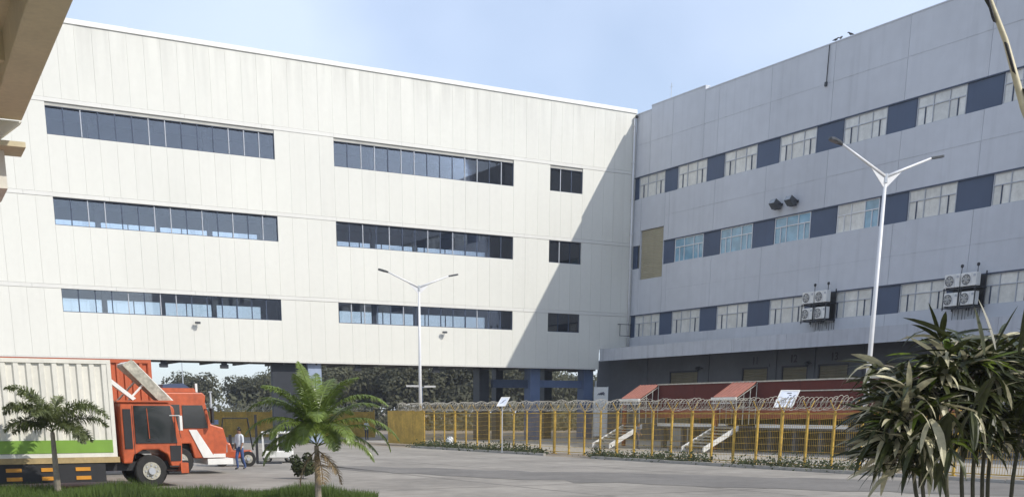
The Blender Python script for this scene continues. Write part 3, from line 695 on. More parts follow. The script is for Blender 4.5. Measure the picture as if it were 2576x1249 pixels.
# ------------------------------------------------------------------ street lamps
def street_lamp(loc, s, label, ph):
    t = empty('street_lamp', loc, math.atan2(AX.y, AX.x), label, 'street lamp', 'double armed street lamps')
    MB().tube([(0, 0, 0), (0, 0, ph * .5), (0, 0, ph)], [.13, .105, .075], 10).build('pole', M['lamp_white'], t, smooth=True)
    MB().box(-.22, .22, -.22, .22, 0, .03).tube([(0, 0, .0), (0, 0, .5)], .17, 10).build('base_plate', M['galv'], t)
    MB().tube([(0, 0, ph - .25), (0, 0, ph + .12)], .10, 10).build('collar', M['galv'], t)
    for sg in (-1, 1):
        a = Vector((0, 0, ph)); e = Vector((sg * 2.75 * s, 0, ph + 1.0 * s))
        MB().tube([a, e], [.07, .045], 8).build('arm', M['lamp_white'], t, smooth=True)
        MB().hexa([(sg * .06, -.012, ph - .45), (sg * .95 * s, -.012, ph + .28 * s), (sg * .95 * s, -.012, ph + .35 * s), (sg * .06, -.012, ph + .02),
                   (sg * .06, .012, ph - .45), (sg * .95 * s, .012, ph + .28 * s), (sg * .95 * s, .012, ph + .35 * s), (sg * .06, .012, ph + .02)]).build('gusset', M['lamp_white'], t)
        hp = e + Vector((sg * .02, 0, 0)); d = Vector((sg * .97, 0, .2)).normalized(); n_ = Vector((-d.z * sg, 0, abs(d.x)))
        T = Matrix(((d.x, 0, n_.x, hp.x), (d.y, 1, n_.y, hp.y), (d.z, 0, n_.z, hp.z), (0, 0, 0, 1)))
        h = MB().prism([(0, -.05), (.25, -.14), (.6, -.16), (.75, -.1), (.78, 0), (.75, .1), (.6, .16), (.25, .14), (0, .05)], 'z', -.045, .06, T).build('lamp_head', M['lamp_dark'], t); bevel(h, .015)
        MB().box(.28, .7, -.11, .11, -.055, -.046, T).build('lens', M['lens'], h)
street_lamp((17.92, 53.0, 0), 1.0, 'tall white double armed street lamp rising beside the strap leaved palm', 12.2)
street_lamp((-3.97, 84.0, 0), .86, 'slim white double armed street lamp in front of the white building', 10.83)
t = empty('street_lamp', (-41.5, 165, 0), 0, 'thin distant lamp pole among the far trees right of the orange cab', 'street lamp', 'far poles')
MB().tube([(0, 0, 0), (0, 0, 14)], [.11, .05], 6).build('pole', M['galv'], t); MB().tube([(0, 0, 13.9), (1.6, 0, 14.2)], .04, 5).build('arm', M['galv'], t)
t = empty('street_lamp', (-32, 140, 0), 0, 'short pale pole in front of the bluish far trees', 'street lamp', 'far poles')
MB().tube([(0, 0, 0), (0, 0, 4.6)], [.13, .1], 6).build('pole', M['roof_sheet'], t); MB().box(-.2, .2, -.1, .1, 4.6, 4.75).build('cap', M['roof_sheet'], t)
t = empty('street_lamp', (-6.2, 135, 0), 0, 'blue post with a white twin head seen between the trees under the building', 'street lamp')
MB().tube([(0, 0, 0), (0, 0, 5.2)], .1, 6).build('pole', M['tarp_blue'], t); MB().box(-1.8, -.3, -.1, .1, 5.15, 5.35).box(.3, 1.6, -.1, .1, 5.1, 5.3).build('lamp_head', M['white_paint'], t); MB().tube([(-1.0, 0, 5.1), (1.0, 0, 5.1)], .04, 5).build('arm', M['galv'], t)

# ------------------------------------------------------------------ overhead canopy at the top left
OC = empty('overhead_canopy', (0, 0, 0), 0, 'cream concrete canopy with deep shade-toned beams overhanging the top left corner', 'canopy')
D0 = Vector((-.448, .894, 0)); A0 = Vector((.894, .448, 0)); PE = Vector((-15.65, 42.47, 0))     # far outer corner of the soffit
def oc(a, d, z): return tuple(PE + A0 * a - D0 * d + Vector((0, 0, z)))
def obox(a0, a1, d0, d1, z0, z1, nm, m):
    o = MB().hexa([oc(a0, d0, z0), oc(a1, d0, z0), oc(a1, d1, z0), oc(a0, d1, z0), oc(a0, d0, z1), oc(a1, d0, z1), oc(a1, d1, z1), oc(a0, d1, z1)]).build(nm, m, OC); return o
bevel(obox(-1.0, 0, 0, 60, 12.0, 13.2, 'edge_beam', M['shaded_cream']), .03)
obox(-9, -1.0, 0, 60, 13.0, 13.2, 'slab', M['shaded_cream'])
for d in (0.0, 5.8, 11.6, 17.4, 23.2, 29, 34.8): obox(-9, -1.001, d, d + .35, 12.25, 13.0, 'cross_beam', M['shaded_cream'])
obox(-9, -8, 0, 60, 12.0, 13.0, 'edge_beam', M['shaded_cream'])
obox(-2.7, -1.7, 9.3, 11.0, 12.55, 12.98, 'light_box', M['soffit'])
obox(-2.5, -1.9, 9.5, 10.6, 12.50, 12.548, 'light_lens', M['frame_grey'])
MB().hexa([oc(-6, -.1, 11.3), oc(-.9, -.1, 11.3), oc(-.9, -.6, 11.3), oc(-6, -.6, 11.3), oc(-6, -.1, 11.998), oc(0, -.1, 11.998), oc(0, -.6, 11.998), oc(-6, -.6, 11.998)]).build('haunch', M['cream_plaster'], OC)
obox(-6, .02, -1.5, .2, 11.13, 11.297, 'ledge', M['shaded_cream'])
obox(-6, -.62, -3.6, -.61, 9.9, 11.127, 'parapet', M['cream_plaster'])
obox(-9, -6, -4, 0, 0, 13.2, 'column', M['cream_plaster'])

# ------------------------------------------------------------------ vehicles
def wheel(parent, x, y, r, wd, side):
    t = MB().tube([(x, y - wd / 2, r), (x, y - wd * .42, r), (x, y + wd * .42, r), (x, y + wd / 2, r)], [r * .93, r, r, r * .93], 24).build('wheel', M['tyre'], parent, smooth=False)
    yo = y + side * wd / 2
    MB().tube([(x, yo, r), (x, yo + side * .02, r)], r * .56, 20).build('rim', M['grimy_white'], t)
    hb = MB().tube([(x, yo + side * .02, r), (x, yo + side * .1, r)], r * .22, 12)
    for k in range(8):
        a = k * math.pi / 4; hb.tube([(x + r * .38 * math.cos(a), yo + side * .02, r + r * .38 * math.sin(a)), (x + r * .38 * math.cos(a), yo + side * .05, r + r * .38 * math.sin(a))], r * .05, 6)
    hb.build('hub', M['frame_grey'], t)
def corrugated(x0, x1, y, z0, z1, pitch=.34, depth=.06, side=-1):
    pts = []; x = x0
    while x < x1 - pitch * .9:
        pts += [(x, 0), (x + pitch * .28, 0), (x + pitch * .38, depth), (x + pitch * .8, depth), (x + pitch * .92, 0)]; x += pitch
    pts.append((x1, 0)); b = MB()
    for a, c in zip(pts, pts[1:]):
        b.face([(a[0], y - side * a[1], z0), (c[0], y - side * c[1], z0), (c[0], y - side * c[1], z1), (a[0], y - side * a[1], z1)])
    return b
def container(parent, x0, x1, y0, y1, z0, z1, m, pitch=.34):
    """outer frame rails and posts, corrugated sides"""
    f = MB(); t = .12
    for y in (y0, y1 - t):
        f.box(x0, x1, y, y + t, z1 - t, z1).box(x0, x1, y, y + t, z0, z0 + t)
        f.box(x0, x0 + t, y, y + t, z0 + t, z1 - t).box(x1 - t, x1, y, y + t, z0 + t, z1 - t)
    for x in (x0, x1 - t):
        f.box(x, x + t, y0 + t, y1 - t, z1 - t, z1).box(x, x + t, y0 + t, y1 - t, z0, z0 + t)
    c = f.build('container_frame', m, parent)
    corrugated(x0 + t, x1 - t, y0 + .02, z0 + t, z1 - t, pitch).build('side_sheet', m, c)
    corrugated(x0 + t, x1 - t, y1 - .02, z0 + t, z1 - t, pitch, side=1).build('side_sheet', m, c)
    MB().box(x0 + .1, x1 - .1, y0 + .1, y1 - .1, z1 - .1, z1 - .04).build('roof', m, c)
    b = MB().box(x1 - .06, x1 - .03, y0 + t, y1 - t, z0 + t, z1 - t)
    for k in range(7): b.box(x1 - .03, x1 - .0, y0 + .25 + k * .3, y0 + .38 + k * .3, z0 + t, z1 - t)
    b.build('end_sheet', m, c)
    MB().box(x0 + .03, x0 + .06, y0 + t, y1 - t, z0 + t, z1 - t).build('end_sheet', m, c)
    return c
A_ROT = math.atan2(AX.y, AX.x)

def truck_front():
    # origin at the container's front lower near corner on the ground; +x is the driving direction
    t = empty('truck', (-11.14, 35.6, 0), A_ROT, 'orange cab truck carrying a white corrugated container with a green band', 'truck')
    container(t, -9.0, 0, 0, 2.4, .97, 3.84, M['container_white'], .36)
    MB().box(-8.9, -.12, -.012, .012, 1.10, 1.48).build('green_band', M['green_paint'], t)
    MB().box(-9.1, .05, -.05, 2.45, .80, .965).build('deck', M['wood'], t)
    MB().box(-9, 2.3, .35, .6, .52, .795).box(-9, 2.3, 1.8, 2.05, .52, .795).build('chassis', M['black'], t)
    g = MB().box(-8.9, -.4, -.02, .03, .22, .78).build('side_guard', M['black'], t)
    for k in range(8):
        for z in (.62, .36): MB().box(-8.3 + k * 1.0, -7.86 + k * 1.0, -.045, -.021, z - .055, z + .055).build('side_reflector', M['amber'], g)
    for x in (-7.6, -6.4): wheel(t, x, .28, .5, .28, -1); wheel(t, x, 2.1, .5, .28, 1)
    wheel(t, 1.05, .3, .5, .3, -1); wheel(t, 1.05, 2.1, .5, .3, 1)
    # cab: side profile in x (length) and z
    prof = [(.18, .75), (.45, .75), (.52, 1.0), (.8, 1.16), (1.3, 1.16), (1.58, 1.0), (1.68, .6), (2.02, .6), (2.06, 1.35), (1.86, 2.45), (1.68, 2.6), (.2, 2.6)]
    cb = MB().prism(prof, 'y', .06, 2.34).build('cab', M['orange'], t); bevel(cb, .04, 2)
    MB().prism([(.60, 1.36), (1.90, 1.36), (1.74, 2.50), (.60, 2.50)], 'y', .03, .058).build('door_window', M['dark_glass'], cb)
    MB().prism([(.26, 1.2), (.50, 1.2), (.50, 2.4), (.26, 2.4)], 'y', .035, .058).build('rear_panel', M['black'], cb)
    MB().prism([(1.66, .80), (1.98, .80), (2.02, 1.28), (1.66, 1.28)], 'y', .04, .058).build('door_trim', M['black'], cb)
    MB().hexa([(2.05, .2, 1.5), (2.05, 2.2, 1.5), (1.89, 2.2, 2.4), (1.89, .2, 2.4), (2.08, .2, 1.5), (2.08, 2.2, 1.5), (1.92, 2.2, 2.4), (1.92, .2, 2.4)]).build('windscreen', M['dark_glass'], cb)
    MB().box(.95, 1.25, .01, .055, 1.44, 1.48).build('door_handle', M['black'], cb)
    MB().box(1.95, 2.2, .0, 2.4, .42, .74).build('bumper', M['orange'], t)
    MB().tube([(1.7, .05, 2.2), (1.95, -.22, 2.2)], .02, 5).box(1.92, 2.0, -.34, -.14, 1.75, 2.2).build('mirror', M['white_paint'], t)
    MB().box(.1, 1.9, .0, 2.4, 2.605, 2.66).build('roof_lip', M['orange'], t)
    MB().box(2.2, 2.23, .25, .6, .5, .68).build('headlight', M['lens'], t); MB().box(2.2, 2.23, 1.8, 2.15, .5, .68).build('headlight', M['lens'], t)
    MB().box(.545, .56, .052, .0595, .9, 2.5).box(1.86, 1.875, .052, .0595, .9, 2.3).build('door_gap', M['black'], cb)
    MB().box(1.55, 1.95, -.04, .1, .42, .47).box(1.6, 1.9, -.02, .1, .62, .66).build('step', M['black'], t)
    MB().tube([(1.0, .03, 2.42), (1.02, -.02, 1.5)], .012, 5).build('window_divider', M['orange'], cb)
    # raised white wind deflector
    d = MB().hexa([(1.95, .35, 2.66), (1.95, 2.05, 2.66), (.78, 2.05, 3.85), (.78, .35, 3.85), (1.82, .35, 2.60), (1.82, 2.05, 2.60), (.62, 2.05, 3.78), (.62, .35, 3.78)]).build('wind_deflector', M['white_paint'], t)
    MB().hexa([(1.80, .42, 2.66), (1.80, 1.98, 2.66), (.62, 1.98, 3.74), (.62, .42, 3.74), (1.78, .42, 2.64), (1.78, 1.98, 2.64), (.60, 1.98, 3.72), (.60, .42, 3.72)]).build('inner_skin', M['grimy_white'], d)
    MB().hexa([(1.93, .30, 2.62), (1.93, .36, 2.62), (.72, .36, 3.88), (.72, .30, 3.88), (1.5, .30, 2.62), (1.5, .36, 2.62), (.42, .36, 3.72), (.42, .30, 3.72)]).build('side_skin', M['grimy_white'], d)
    [MB().tube([(.55, yy, 2.66), (1.15, yy, 3.25)], .035, 6).build('deflector_strut', M['white_paint'], t) for yy in (.4, 2.0)]
    MB().hexa([(.0, .1, 3.15), (.0, .35, 3.15), (.62, .35, 2.66), (.62, .1, 2.66), (.0, .1, 3.3), (.0, .35, 3.3), (.72, .35, 2.72), (.72, .1, 2.72)]).build('stay_bar', M['white_paint'], t)
    return t
truck_front()
def truck_rear():
    t = empty('truck', (-11.95, 43.0, 0), A_ROT, 'orange truck with rust orange container behind the white container, white slanting stripe on its nose', 'truck')
    container(t, -12, 0, 0, 2.44, 1.25, 4.16, M['container_orange'], .28)
    MB().box(-12, 2.2, .35, .6, .8, 1.24).box(-12, 2.2, 1.8, 2.05, .8, 1.24).build('chassis', M['black'], t)
    for x in (-10, -8.8): wheel(t, x, .28, .5, .28, -1); wheel(t, x, 2.1, .5, .28, 1)
    wheel(t, .9, .3, .5, .3, -1); wheel(t, .9, 2.1, .5, .3, 1)
    prof = [(.08, 1.0), (.35, 1.0), (.45, 1.15), (1.3, 1.15), (1.42, .6), (2.65, .6), (2.72, 1.2), (2.6, 1.72), (2.12, 1.86), (1.95, 2.66), (1.98, 2.9), (1.86, 3.02), (.1, 3.02)]
    cb = MB().prism(prof, 'y', .05, 2.4).build('cab', M['orange'], t); bevel(cb, .04, 2)
    MB().prism([(.2, 3.03), (1.66, 3.03), (1.56, 3.18), (.2, 3.18)], 'y', .1, 2.3).build('roof_rail', M['orange'], t)
    MB().prism([(.45, 3.19), (1.5, 3.19), (1.25, 3.36), (.5, 3.32)], 'y', .4, 2.0).build('roof_tarp', M['tarp_blue'], t)
    MB().box(1.62, 1.7, .1, .18, 3.03, 3.35).build('marker_post', M['white_paint'], t)
    MB().prism([(.30, 1.72), (.95, 1.72), (.95, 2.58), (.30, 2.58)], 'y', .02, .048).build('rear_window', M['dark_glass'], cb)
    MB().prism([(1.05, 1.72), (2.0, 1.72), (1.82, 2.56), (1.05, 2.56)], 'y', .02, .048).build('door_window', M['dark_glass'], cb)
    MB().hexa([(2.14, .2, 1.9), (2.14, 2.25, 1.9), (1.98, 2.25, 2.6), (1.98, .2, 2.6), (2.17, .2, 1.9), (2.17, 2.25, 1.9), (2.01, 2.25, 2.6), (2.01, .2, 2.6)]).build('windscreen', M['dark_glass'], cb)
    MB().hexa([(1.25, .018, 1.66), (1.55, .018, 1.66), (2.2, .018, .62), (1.75, .018, .62), (1.25, .045, 1.66), (1.55, .045, 1.66), (2.2, .045, .62), (1.75, .045, .62)]).box(2.15, 2.62, .02, .046, .62, .76).build('white_stripe', M['white_paint'], cb)
    MB().box(1.9, 2.9, -.02, 2.46, .36, .58).build('bumper', M['white_paint'], t)
    MB().box(2.7, 2.76, .2, .55, .8, 1.1).build('headlight', M['lens'], t); MB().box(2.7, 2.76, 1.9, 2.25, .8, 1.1).build('headlight', M['lens'], t)
    MB().box(2.66, 2.74, .6, 1.85, .7, 1.2).build('grille', M['black'], t); MB().box(2.2, 2.5, .3, .7, 1.85, 2.02).build('bonnet_vent', M['tarp_blue'], t)
    MB().tube([(1.9, .05, 2.4), (2.1, -.25, 2.4)], .02, 5).box(2.06, 2.14, -.36, -.16, 1.9, 2.45).build('mirror', M['black'], t)
    return t
truck_rear()
# forklift
t = empty('forklift', (-10.6, 50.5, 0), R(12), 'orange forklift with black mast and overhead guard parked on the road', 'forklift')
bevel(MB().prism([(-.95, .35), (-.9, .95), (-.7, 1.15), (-.2, 1.0), (-.1, .7), (.7, .7), (.8, .35)], 'y', -.5, .5).build('body', M['orange'], t), .06, 2)
MB().box(-.15, .2, -.35, .35, .75, .95).box(-.25, -.12, -.3, .3, .9, 1.35).build('seat', M['black'], t)
MB().tube([(-.6, -.45, 1.1), (-.45, -.45, 2.05), (.6, -.45, 2.05), (.78, -.45, .7)], .035, 6).tube([(-.6, .45, 1.1), (-.45, .45, 2.05), (.6, .45, 2.05), (.78, .45, .7)], .035, 6).build('guard', M['black'], t)
b = MB()
for k in range(6): b.box(-.45 + k * .19, -.41 + k * .19, -.45, .45, 2.05, 2.08)
b.build('guard_slat', M['black'], t)
MB().box(.9, 1.0, -.4, -.3, .1, 2.2).box(.9, 1.0, .3, .4, .1, 2.2).box(.9, .98, -.3, .3, 1.9, 2.0).box(.9, .98, -.3, .3, .5, .6).build('mast', M['black'], t)
MB().box(1.01, 2.0, -.35, -.23, .1, .14).build('fork', M['dark_metal'], t); MB().box(1.01, 2.0, .23, .35, .1, .14).build('fork', M['dark_metal'], t)
for x, r in ((-.6, .27), (.55, .33)):
    for y, s_ in ((-.5, -1), (.5, 1)): wheel(t, x, y, r, .2, s_)
# white cart
t = empty('utility_cart', (-9.4, 54.5, 0), R(10), 'small white utility cart with open windows standing by the forklift', 'cart')
bevel(MB().box(-.72, .72, -.8, .8, .22, .55).build('body', M['white_paint'], t), .05, 2)
bevel(MB().box(-.75, .75, -.75, .8, 1.32, 1.42).build('roof', M['white_paint'], t), .03)
for x in (-.68, 0, .68):
    for y in (-.7, .7): MB().box(x - .04, x + .04, y - .04, y + .04, .55, 1.32).build('pillar', M['white_paint'], t)
MB().box(-.62, .62, -.4, .5, .55, .85).build('seat', M['black'], t)
for x in (-.5, .5):
    for y, s_ in ((-.62, -1), (.62, 1)): wheel(t, x, y, .22, .16, s_)
# white board with orange foot by the gate
t = empty('notice_stand', (-13.2, 91, 0), R(10), 'white upright notice stand on an orange foot beyond the palm trunk', 'sign')
bevel(MB().prism([(-.42, .35), (.42, .35), (.36, 1.75), (.1, 1.95), (-.3, 1.85)], 'y', -.05, .05).build('panel', M['white_paint'], t), .02); MB().box(-.45, .45, -.3, .3, 0, .35).build('foot', M['amber'], t)
# concrete weight and white pot along the fence foot
t = empty('white_drum', tuple(gp(17.6, 27.4)), 0, 'small white drum at the foot of the yellow fence', 'drum')
MB().tube([(0, 0, 0), (0, 0, .1), (0, 0, .7), (0, 0, .75)], [.2, .24, .22, .16], 14).build('shell', M['white_paint'], t, smooth=True); MB().tube([(0, 0, .74), (0, 0, .8)], .14, 12).build('lid', M['frame_grey'], t)

# ------------------------------------------------------------------ people
def person(loc, rz, label, shirt, legs, h=1.7, stride=.12, arm=.1):
    v = [(0, 0, .93), (0, 0, 1.08), (0, .0, 1.28), (0, .0, 1.42), (0, 0, 1.50), (0, .01, 1.58), (0, .02, 1.66),
         (.09, 0, .88), (.10, stride, .49), (.10, stride * .5, .09), (.10, stride * .5 + .17, .04),
         (-.09, 0, .88), (-.10, -stride * .3, .48), (-.10, -stride * 1.6, .10), (-.10, -stride * 1.6 + .16, .05),
         (.17, 0, 1.41), (.23, -arm * .3, 1.14), (.24, arm, .90), (.24, arm + .04, .80),
         (-.17, 0, 1.41), (-.23, arm * .4, 1.14), (-.24, arm + .08, .92), (-.24, arm + .12, .82)]
    e = [(0, 1), (1, 2), (2, 3), (3, 4), (4, 5), (5, 6), (0, 7), (7, 8), (8, 9), (9, 10), (0, 11), (11, 12), (12, 13), (13, 14), (3, 15), (15, 16), (16, 17), (17, 18), (3, 19), (19, 20), (20, 21), (21, 22)]
    r = [.13, .125, .145, .10, .055, .085, .085, .095, .062, .045, .04, .095, .062, .045, .04, .062, .045, .034, .04, .062, .045, .034, .04]
    me = bpy.data.meshes.new('sk'); me.from_pydata([Vector(p) * (h / 1.74) for p in v], e, []); o = bpy.data.objects.new('sk', me); COL.objects.link(o)
    o.modifiers.new('s', 'SKIN'); sm = o.modifiers.new('u', 'SUBSURF'); sm.levels = 1; sm.render_levels = 1
    for i, q in enumerate(me.skin_vertices[0].data): q.radius = (r[i] * 1.0, r[i] * (.8 if i < 4 else 1)); q.use_root = (i == 0)
    m2 = bpy.data.meshes.new_from_object(o.evaluated_get(bpy.context.evaluated_depsgraph_get())); bpy.data.objects.remove(o)
    m2.name = 'body'; m2.materials.clear()
    for m in (shirt, legs, M['skin'], M['hair'], M['black']): m2.materials.append(m)
    k = h / 1.74
    for p in m2.polygons:
        c = p.center / k; p.use_smooth = True
        if c.z > 1.47: p.material_index = 3 if (c.z > 1.66 or c.y < -.03) and c.z > 1.55 else 2
        elif abs(c.x) > .2 and c.z < 1.12: p.material_index = 2
        elif c.z < .1: p.material_index = 4
        elif c.z < .93: p.material_index = 1
        else: p.material_index = 0
    t = empty('person', loc, rz, label, 'person'); put('body', m2, t)
    MB().tube([(0, .0, 1.60 * k), (0, -.01, 1.67 * k), (0, -.01, 1.735 * k), (0, 0, 1.765 * k)], [.088, .098, .075, .02], 10).build('hair', M['hair'], t, smooth=True)
    MB().tube([(0, .085, 1.615 * k), (0, .115, 1.60 * k)], [.012, .018], 6).build('nose', M['skin'], t)
    return t
person((-9.75, 47.4, 0), R(150), 'person in pale shirt and blue jeans walking past the forklift', M['shirt'], M['denim'])
person((-9.3, 98.5, 0), R(200), 'distant person in a white shirt standing left of the yellow sheet fence', M['shirt'], M['dark_cloth'], 1.68, .04)
person(tuple(gp(24.6, 17.5)), R(250), 'person in dark clothes behind the fence below the red dock', M['dark_cloth'], M['dark_cloth'], 1.68, .05)

# ------------------------------------------------------------------ vegetation
def leaf_crown(n, rx, ry, rz, seed, size, lobes=9):
    rr = random.Random(seed); b = MB(); L_ = []
    for k in range(lobes):
        a = rr.uniform(0, 6.28); q = rr.uniform(.25, .72)
        L_.append((math.cos(a) * rx * q, math.sin(a) * ry * q, rr.uniform(-.35, .6) * rz, rr.uniform(.32, .55)))
    for i in range(n):
        lx, ly, lz, lr = rr.choice(L_)
        d = Vector((rr.gauss(0, 1), rr.gauss(0, 1), rr.gauss(0, 1))).normalized() * (rr.uniform(.35, 1.08) ** .5)
        p = Vector((lx + d.x * rx * lr, ly + d.y * ry * lr, lz + d.z * rz * lr))
        nn = (d + Vector((rr.uniform(-.7, .7), rr.uniform(-.7, .7), rr.uniform(-.3, .9)))).normalized()
        u = nn.orthogonal().normalized(); u.rotate(Matrix.Rotation(rr.uniform(0, 6.28), 3, nn)); v = nn.cross(u); s = size * rr.uniform(.5, 1.3)
        b.face([p - u * s - v * s * .5, p + u * s * .2 - v * s * .8, p + u * s + v * s * .3, p - u * s * .3 + v * s * .8])
    return b
crowns = [leaf_crown(7000, 5.8, 4.6, 3.9, 3 + k, .2, 16).mesh('crown', M['tree_leaf']) for k in range(4)]
crown_b = leaf_crown(2600, 5, 4.4, 3.4, 31, .3).mesh('crown', M['tree_leaf_haze'])
def trunk_mesh(seed):
    rr = random.Random(seed); b = MB().tube([(0, 0, 0), (.1, 0, 1.6), (.05, .1, 3.0)], [.32, .24, .18], 7)
    for k in range(7):
        a = k * .9 + rr.random(); l = rr.uniform(1.6, 3.2)
        b.tube([(.05, .1, 2.4 + k * .1), (math.cos(a) * l * .5, math.sin(a) * l * .5, 3.6 + rr.random()), (math.cos(a) * l, math.sin(a) * l, 5.0 + rr.random())], [.13, .08, .03], 5)
    return b.mesh('trunk', M['bark'])
trunks = [trunk_mesh(k) for k in range(3)]
tl = [(-48, 168, .62, 'small ragged far tree just right of the orange container'), (-42.5, 176, .95, 'round far tree above the orange cab behind the thin pole'), (-36.5, 200, 1.0, 'hazy bluish far tree in the gap between darker trees'),
      (-31.5, 168, .93, 'broad dark far tree left of the palm, tallest in its gap'), (-27.2, 172, 1.06, 'dark far tree right behind the left side of the green palm'), (-21.5, 165, 1.05, 'far tree hidden mostly by the palm and the pale pier'),
      (-18.0, 158, 1.12, 'far tree just right of the pale pier'), (-14.0, 164, 1.2, 'far tree above the arching right palm frond'), (-9.8, 156, 1.1, 'far tree behind the tip of the palm frond'), (-6.0, 162, 1.18, 'far tree left of the slim lamp post'),
      (-1.6, 158, 1.12, 'far tree directly behind the slim lamp post'), (2.6, 165, 1.18, 'far tree right of the slim lamp post'), (6.6, 160, 1.1, 'far tree against the left side of the dark column'), (11.5, 170, .95, 'far tree between the dark column and the first blue column'),
      (16.5, 178, .92, 'far tree over the beam left of the first blue column'), (22.0, 180, .93, 'far tree over the beam between the two blue columns'), (28.5, 178, .9, 'far tree near the last blue column')]
for i, (x, y, s, lab) in enumerate(tl):
    t = empty('tree', (x, y, 0), random.uniform(0, 6.28), lab, 'tree', 'trees far beyond the white building')
    blue = 'bluish' in lab
    c = put('crown', crown_b if blue else crowns[i % 4], t, (0, 0, 4.6 * s + .2)); c.scale = (s, s, s)
    q = put('trunk', trunks[i % 3], t); q.scale = (s, s, s)
b = MB(); rr = random.Random(4)
for i in range(16000):
    x = rr.uniform(-62, 40); y = 150 + rr.uniform(-4, 16); z = abs(rr.gauss(0, 1.7)) + .1; s = rr.uniform(.2, .45)
    u = Vector((rr.uniform(-1, 1), rr.uniform(-1, 1), rr.uniform(-1, 1))).normalized(); v = u.orthogonal().normalized(); p = Vector((x, y, z))
    b.face([p - u * s, p + v * s * .6, p + u * s, p - v * s * .6])
tag(b.build('undergrowth', M['tree_leaf']), kind='stuff')

def frond(b, base, az, el, ln, droop, n, ll, lw, seed, vee=.55, plume=False, twist=.0):
    """pinnate frond: arching rachis with two rows of leaflets"""
    rr = random.Random(seed); p = Vector(base); hd = Vector((math.cos(az), math.sin(az), 0)); pts = []; e = el
    for k in range(n + 1):
        pts.append(p.copy()); d = hd * math.cos(e) + Vector((0, 0, math.sin(e))); p = p + d * ln / n; e -= droop / n * (.4 + 1.2 * k / n)
    b.tube(pts[::2] if n % 2 == 0 else pts, .014, 4)
    for k in range(int(n * .14), n):
        t = k / n; d = (pts[k + 1] - pts[k]).normalized(); side = d.cross(Vector((0, 0, 1))).normalized(); up = side.cross(d).normalized()
        L_ = ll * math.sin(math.pi * min(1, .18 + t * .82)) ** .6 * rr.uniform(.85, 1.1)
        for sg in (-1, 1):
            for rep in range(2 if plume else 1):
                lift = vee + rr.uniform(-.15, .15) if not plume else rr.uniform(-.8, 1.1)
                dd = (side * sg * math.cos(lift) + up * math.sin(lift) + d * rr.uniform(.35, .65)).normalized()
                q0 = pts[k] + d * rr.uniform(0, ln / n); q1 = q0 + dd * L_ * .55; q2 = q0 + dd * L_ + Vector((0, 0, -L_ * rr.uniform(.12, .42)))
                wv = dd.cross(up).normalized() * lw * .5
                if wv.length < 1e-4: wv = d * lw * .5
                b.face([q0 - wv * .5, q1 - wv, q1 + wv, q0 + wv * .5]); b.face([q1 - wv, q2, q1 + wv])
def palm(loc, trunk_h, tr, fr, label, m, name='palm', trunk_pts=None):
    t = empty(name, loc, 0, label, 'palm')
    b = MB(); n = 16
    pts = [(trunk_pts(k / n) if trunk_pts else (0, 0, 0)) for k in range(n + 1)]
    b.tube([(pts[k][0], pts[k][1], trunk_h * k / n) for k in range(n + 1)], [tr * (1.15 - .45 * k / n) * (1.07 if k % 2 else 1) for k in range(n + 1)], 9)
    b.build('trunk', M['palm_trunk'], t)
    for i, (az, el, ln, dr, kw) in enumerate(fr):
        fb = MB(); frond(fb, (pts[-1][0], pts[-1][1], trunk_h - .05 + .02 * i), R(az), R(el), ln, R(dr), kw.get('n', 30), kw.get('ll', .42), kw.get('lw', .035), i * 7 + 3, kw.get('vee', .5), kw.get('plume', False))
        fb.build('frond', m, t)
    return t
kw = dict(n=96, ll=.36, lw=.030, vee=-.05)
palm((-3.88, 28.0, 0), 1.52, .075, [
    (4, 48, 2.3, 135, kw), (350, 25, 1.7, 100, kw), (20, 66, 2.1, 95, kw), (175, 42, 1.9, 115, kw), (200, 18, 1.6, 100, kw), (160, 66, 2.0, 80, kw), (120, 82, 1.95, 35, kw), (185, 74, 1.95, 75, kw),
    (95, 76, 2.0, 50, kw), (250, 80, 1.9, 60, kw), (280, 58, 1.8, 110, kw), (230, 44, 1.7, 115, kw), (310, 38, 1.8, 110, kw), (60, 55, 1.8, 95, kw), (140, 84, 1.85, 30, kw), (330, 74, 2.0, 75, kw), (215, 68, 1.9, 75, kw),
    (10, 8, 1.7, 70, kw), (172, 5, 1.6, 70, kw), (2, 30, 2.3, 95, kw), (356, 60, 2.2, 110, kw), (178, 55, 2.0, 105, kw), (188, 30, 1.9, 90, kw), (105, 60, 1.8, 70, kw), (75, 66, 1.8, 60, kw), (262, 20, 1.4, 100, kw), (300, 5, 1.4, 80, kw), (240, 3, 1.4, 80, kw)],
    'green palm with arching fronds at the road edge in front of the white building', M['palm_leaf'])
cp_ = [o for o in bpy.data.objects if o.name.startswith('palm') and o.type == 'EMPTY'][-1]
for i, (az, el, ln) in enumerate(((30, -35, 1.1), (200, -45, 1.0), (300, -50, .9), (340, -30, .8))):
    fb = MB(); frond(fb, (0, 0, 1.42), R(az), R(el), ln, R(50), 30, .3, .02, 90 + i, .1); fb.build('dead_frond', M['dry_frond'], cp_)
kw = dict(n=70, ll=.33, lw=.034, vee=.3, plume=True)
palm((-12.15, 33.0, 0), 1.75, .085, [(5, 72, 1.9, 130, kw), (180, 66, 1.75, 120, kw), (195, 42, 1.5, 110, kw), (155, 74, 1.8, 90, kw), (15, 35, 1.7, 80, kw), (350, 50, 2.1, 105, kw), (215, 60, 1.6, 95, kw), (90, 66, 1.5, 75, kw), (270, 55, 1.5, 105, kw), (172, 15, 1.3, 60, kw), (330, 15, 1.5, 90, kw), (188, 78, 1.8, 100, kw), (0, 5, 1.3, 70, kw)],
    'dusty palm with bushy plumed fronds in front of the white container', M['palm_leaf_dusty'])

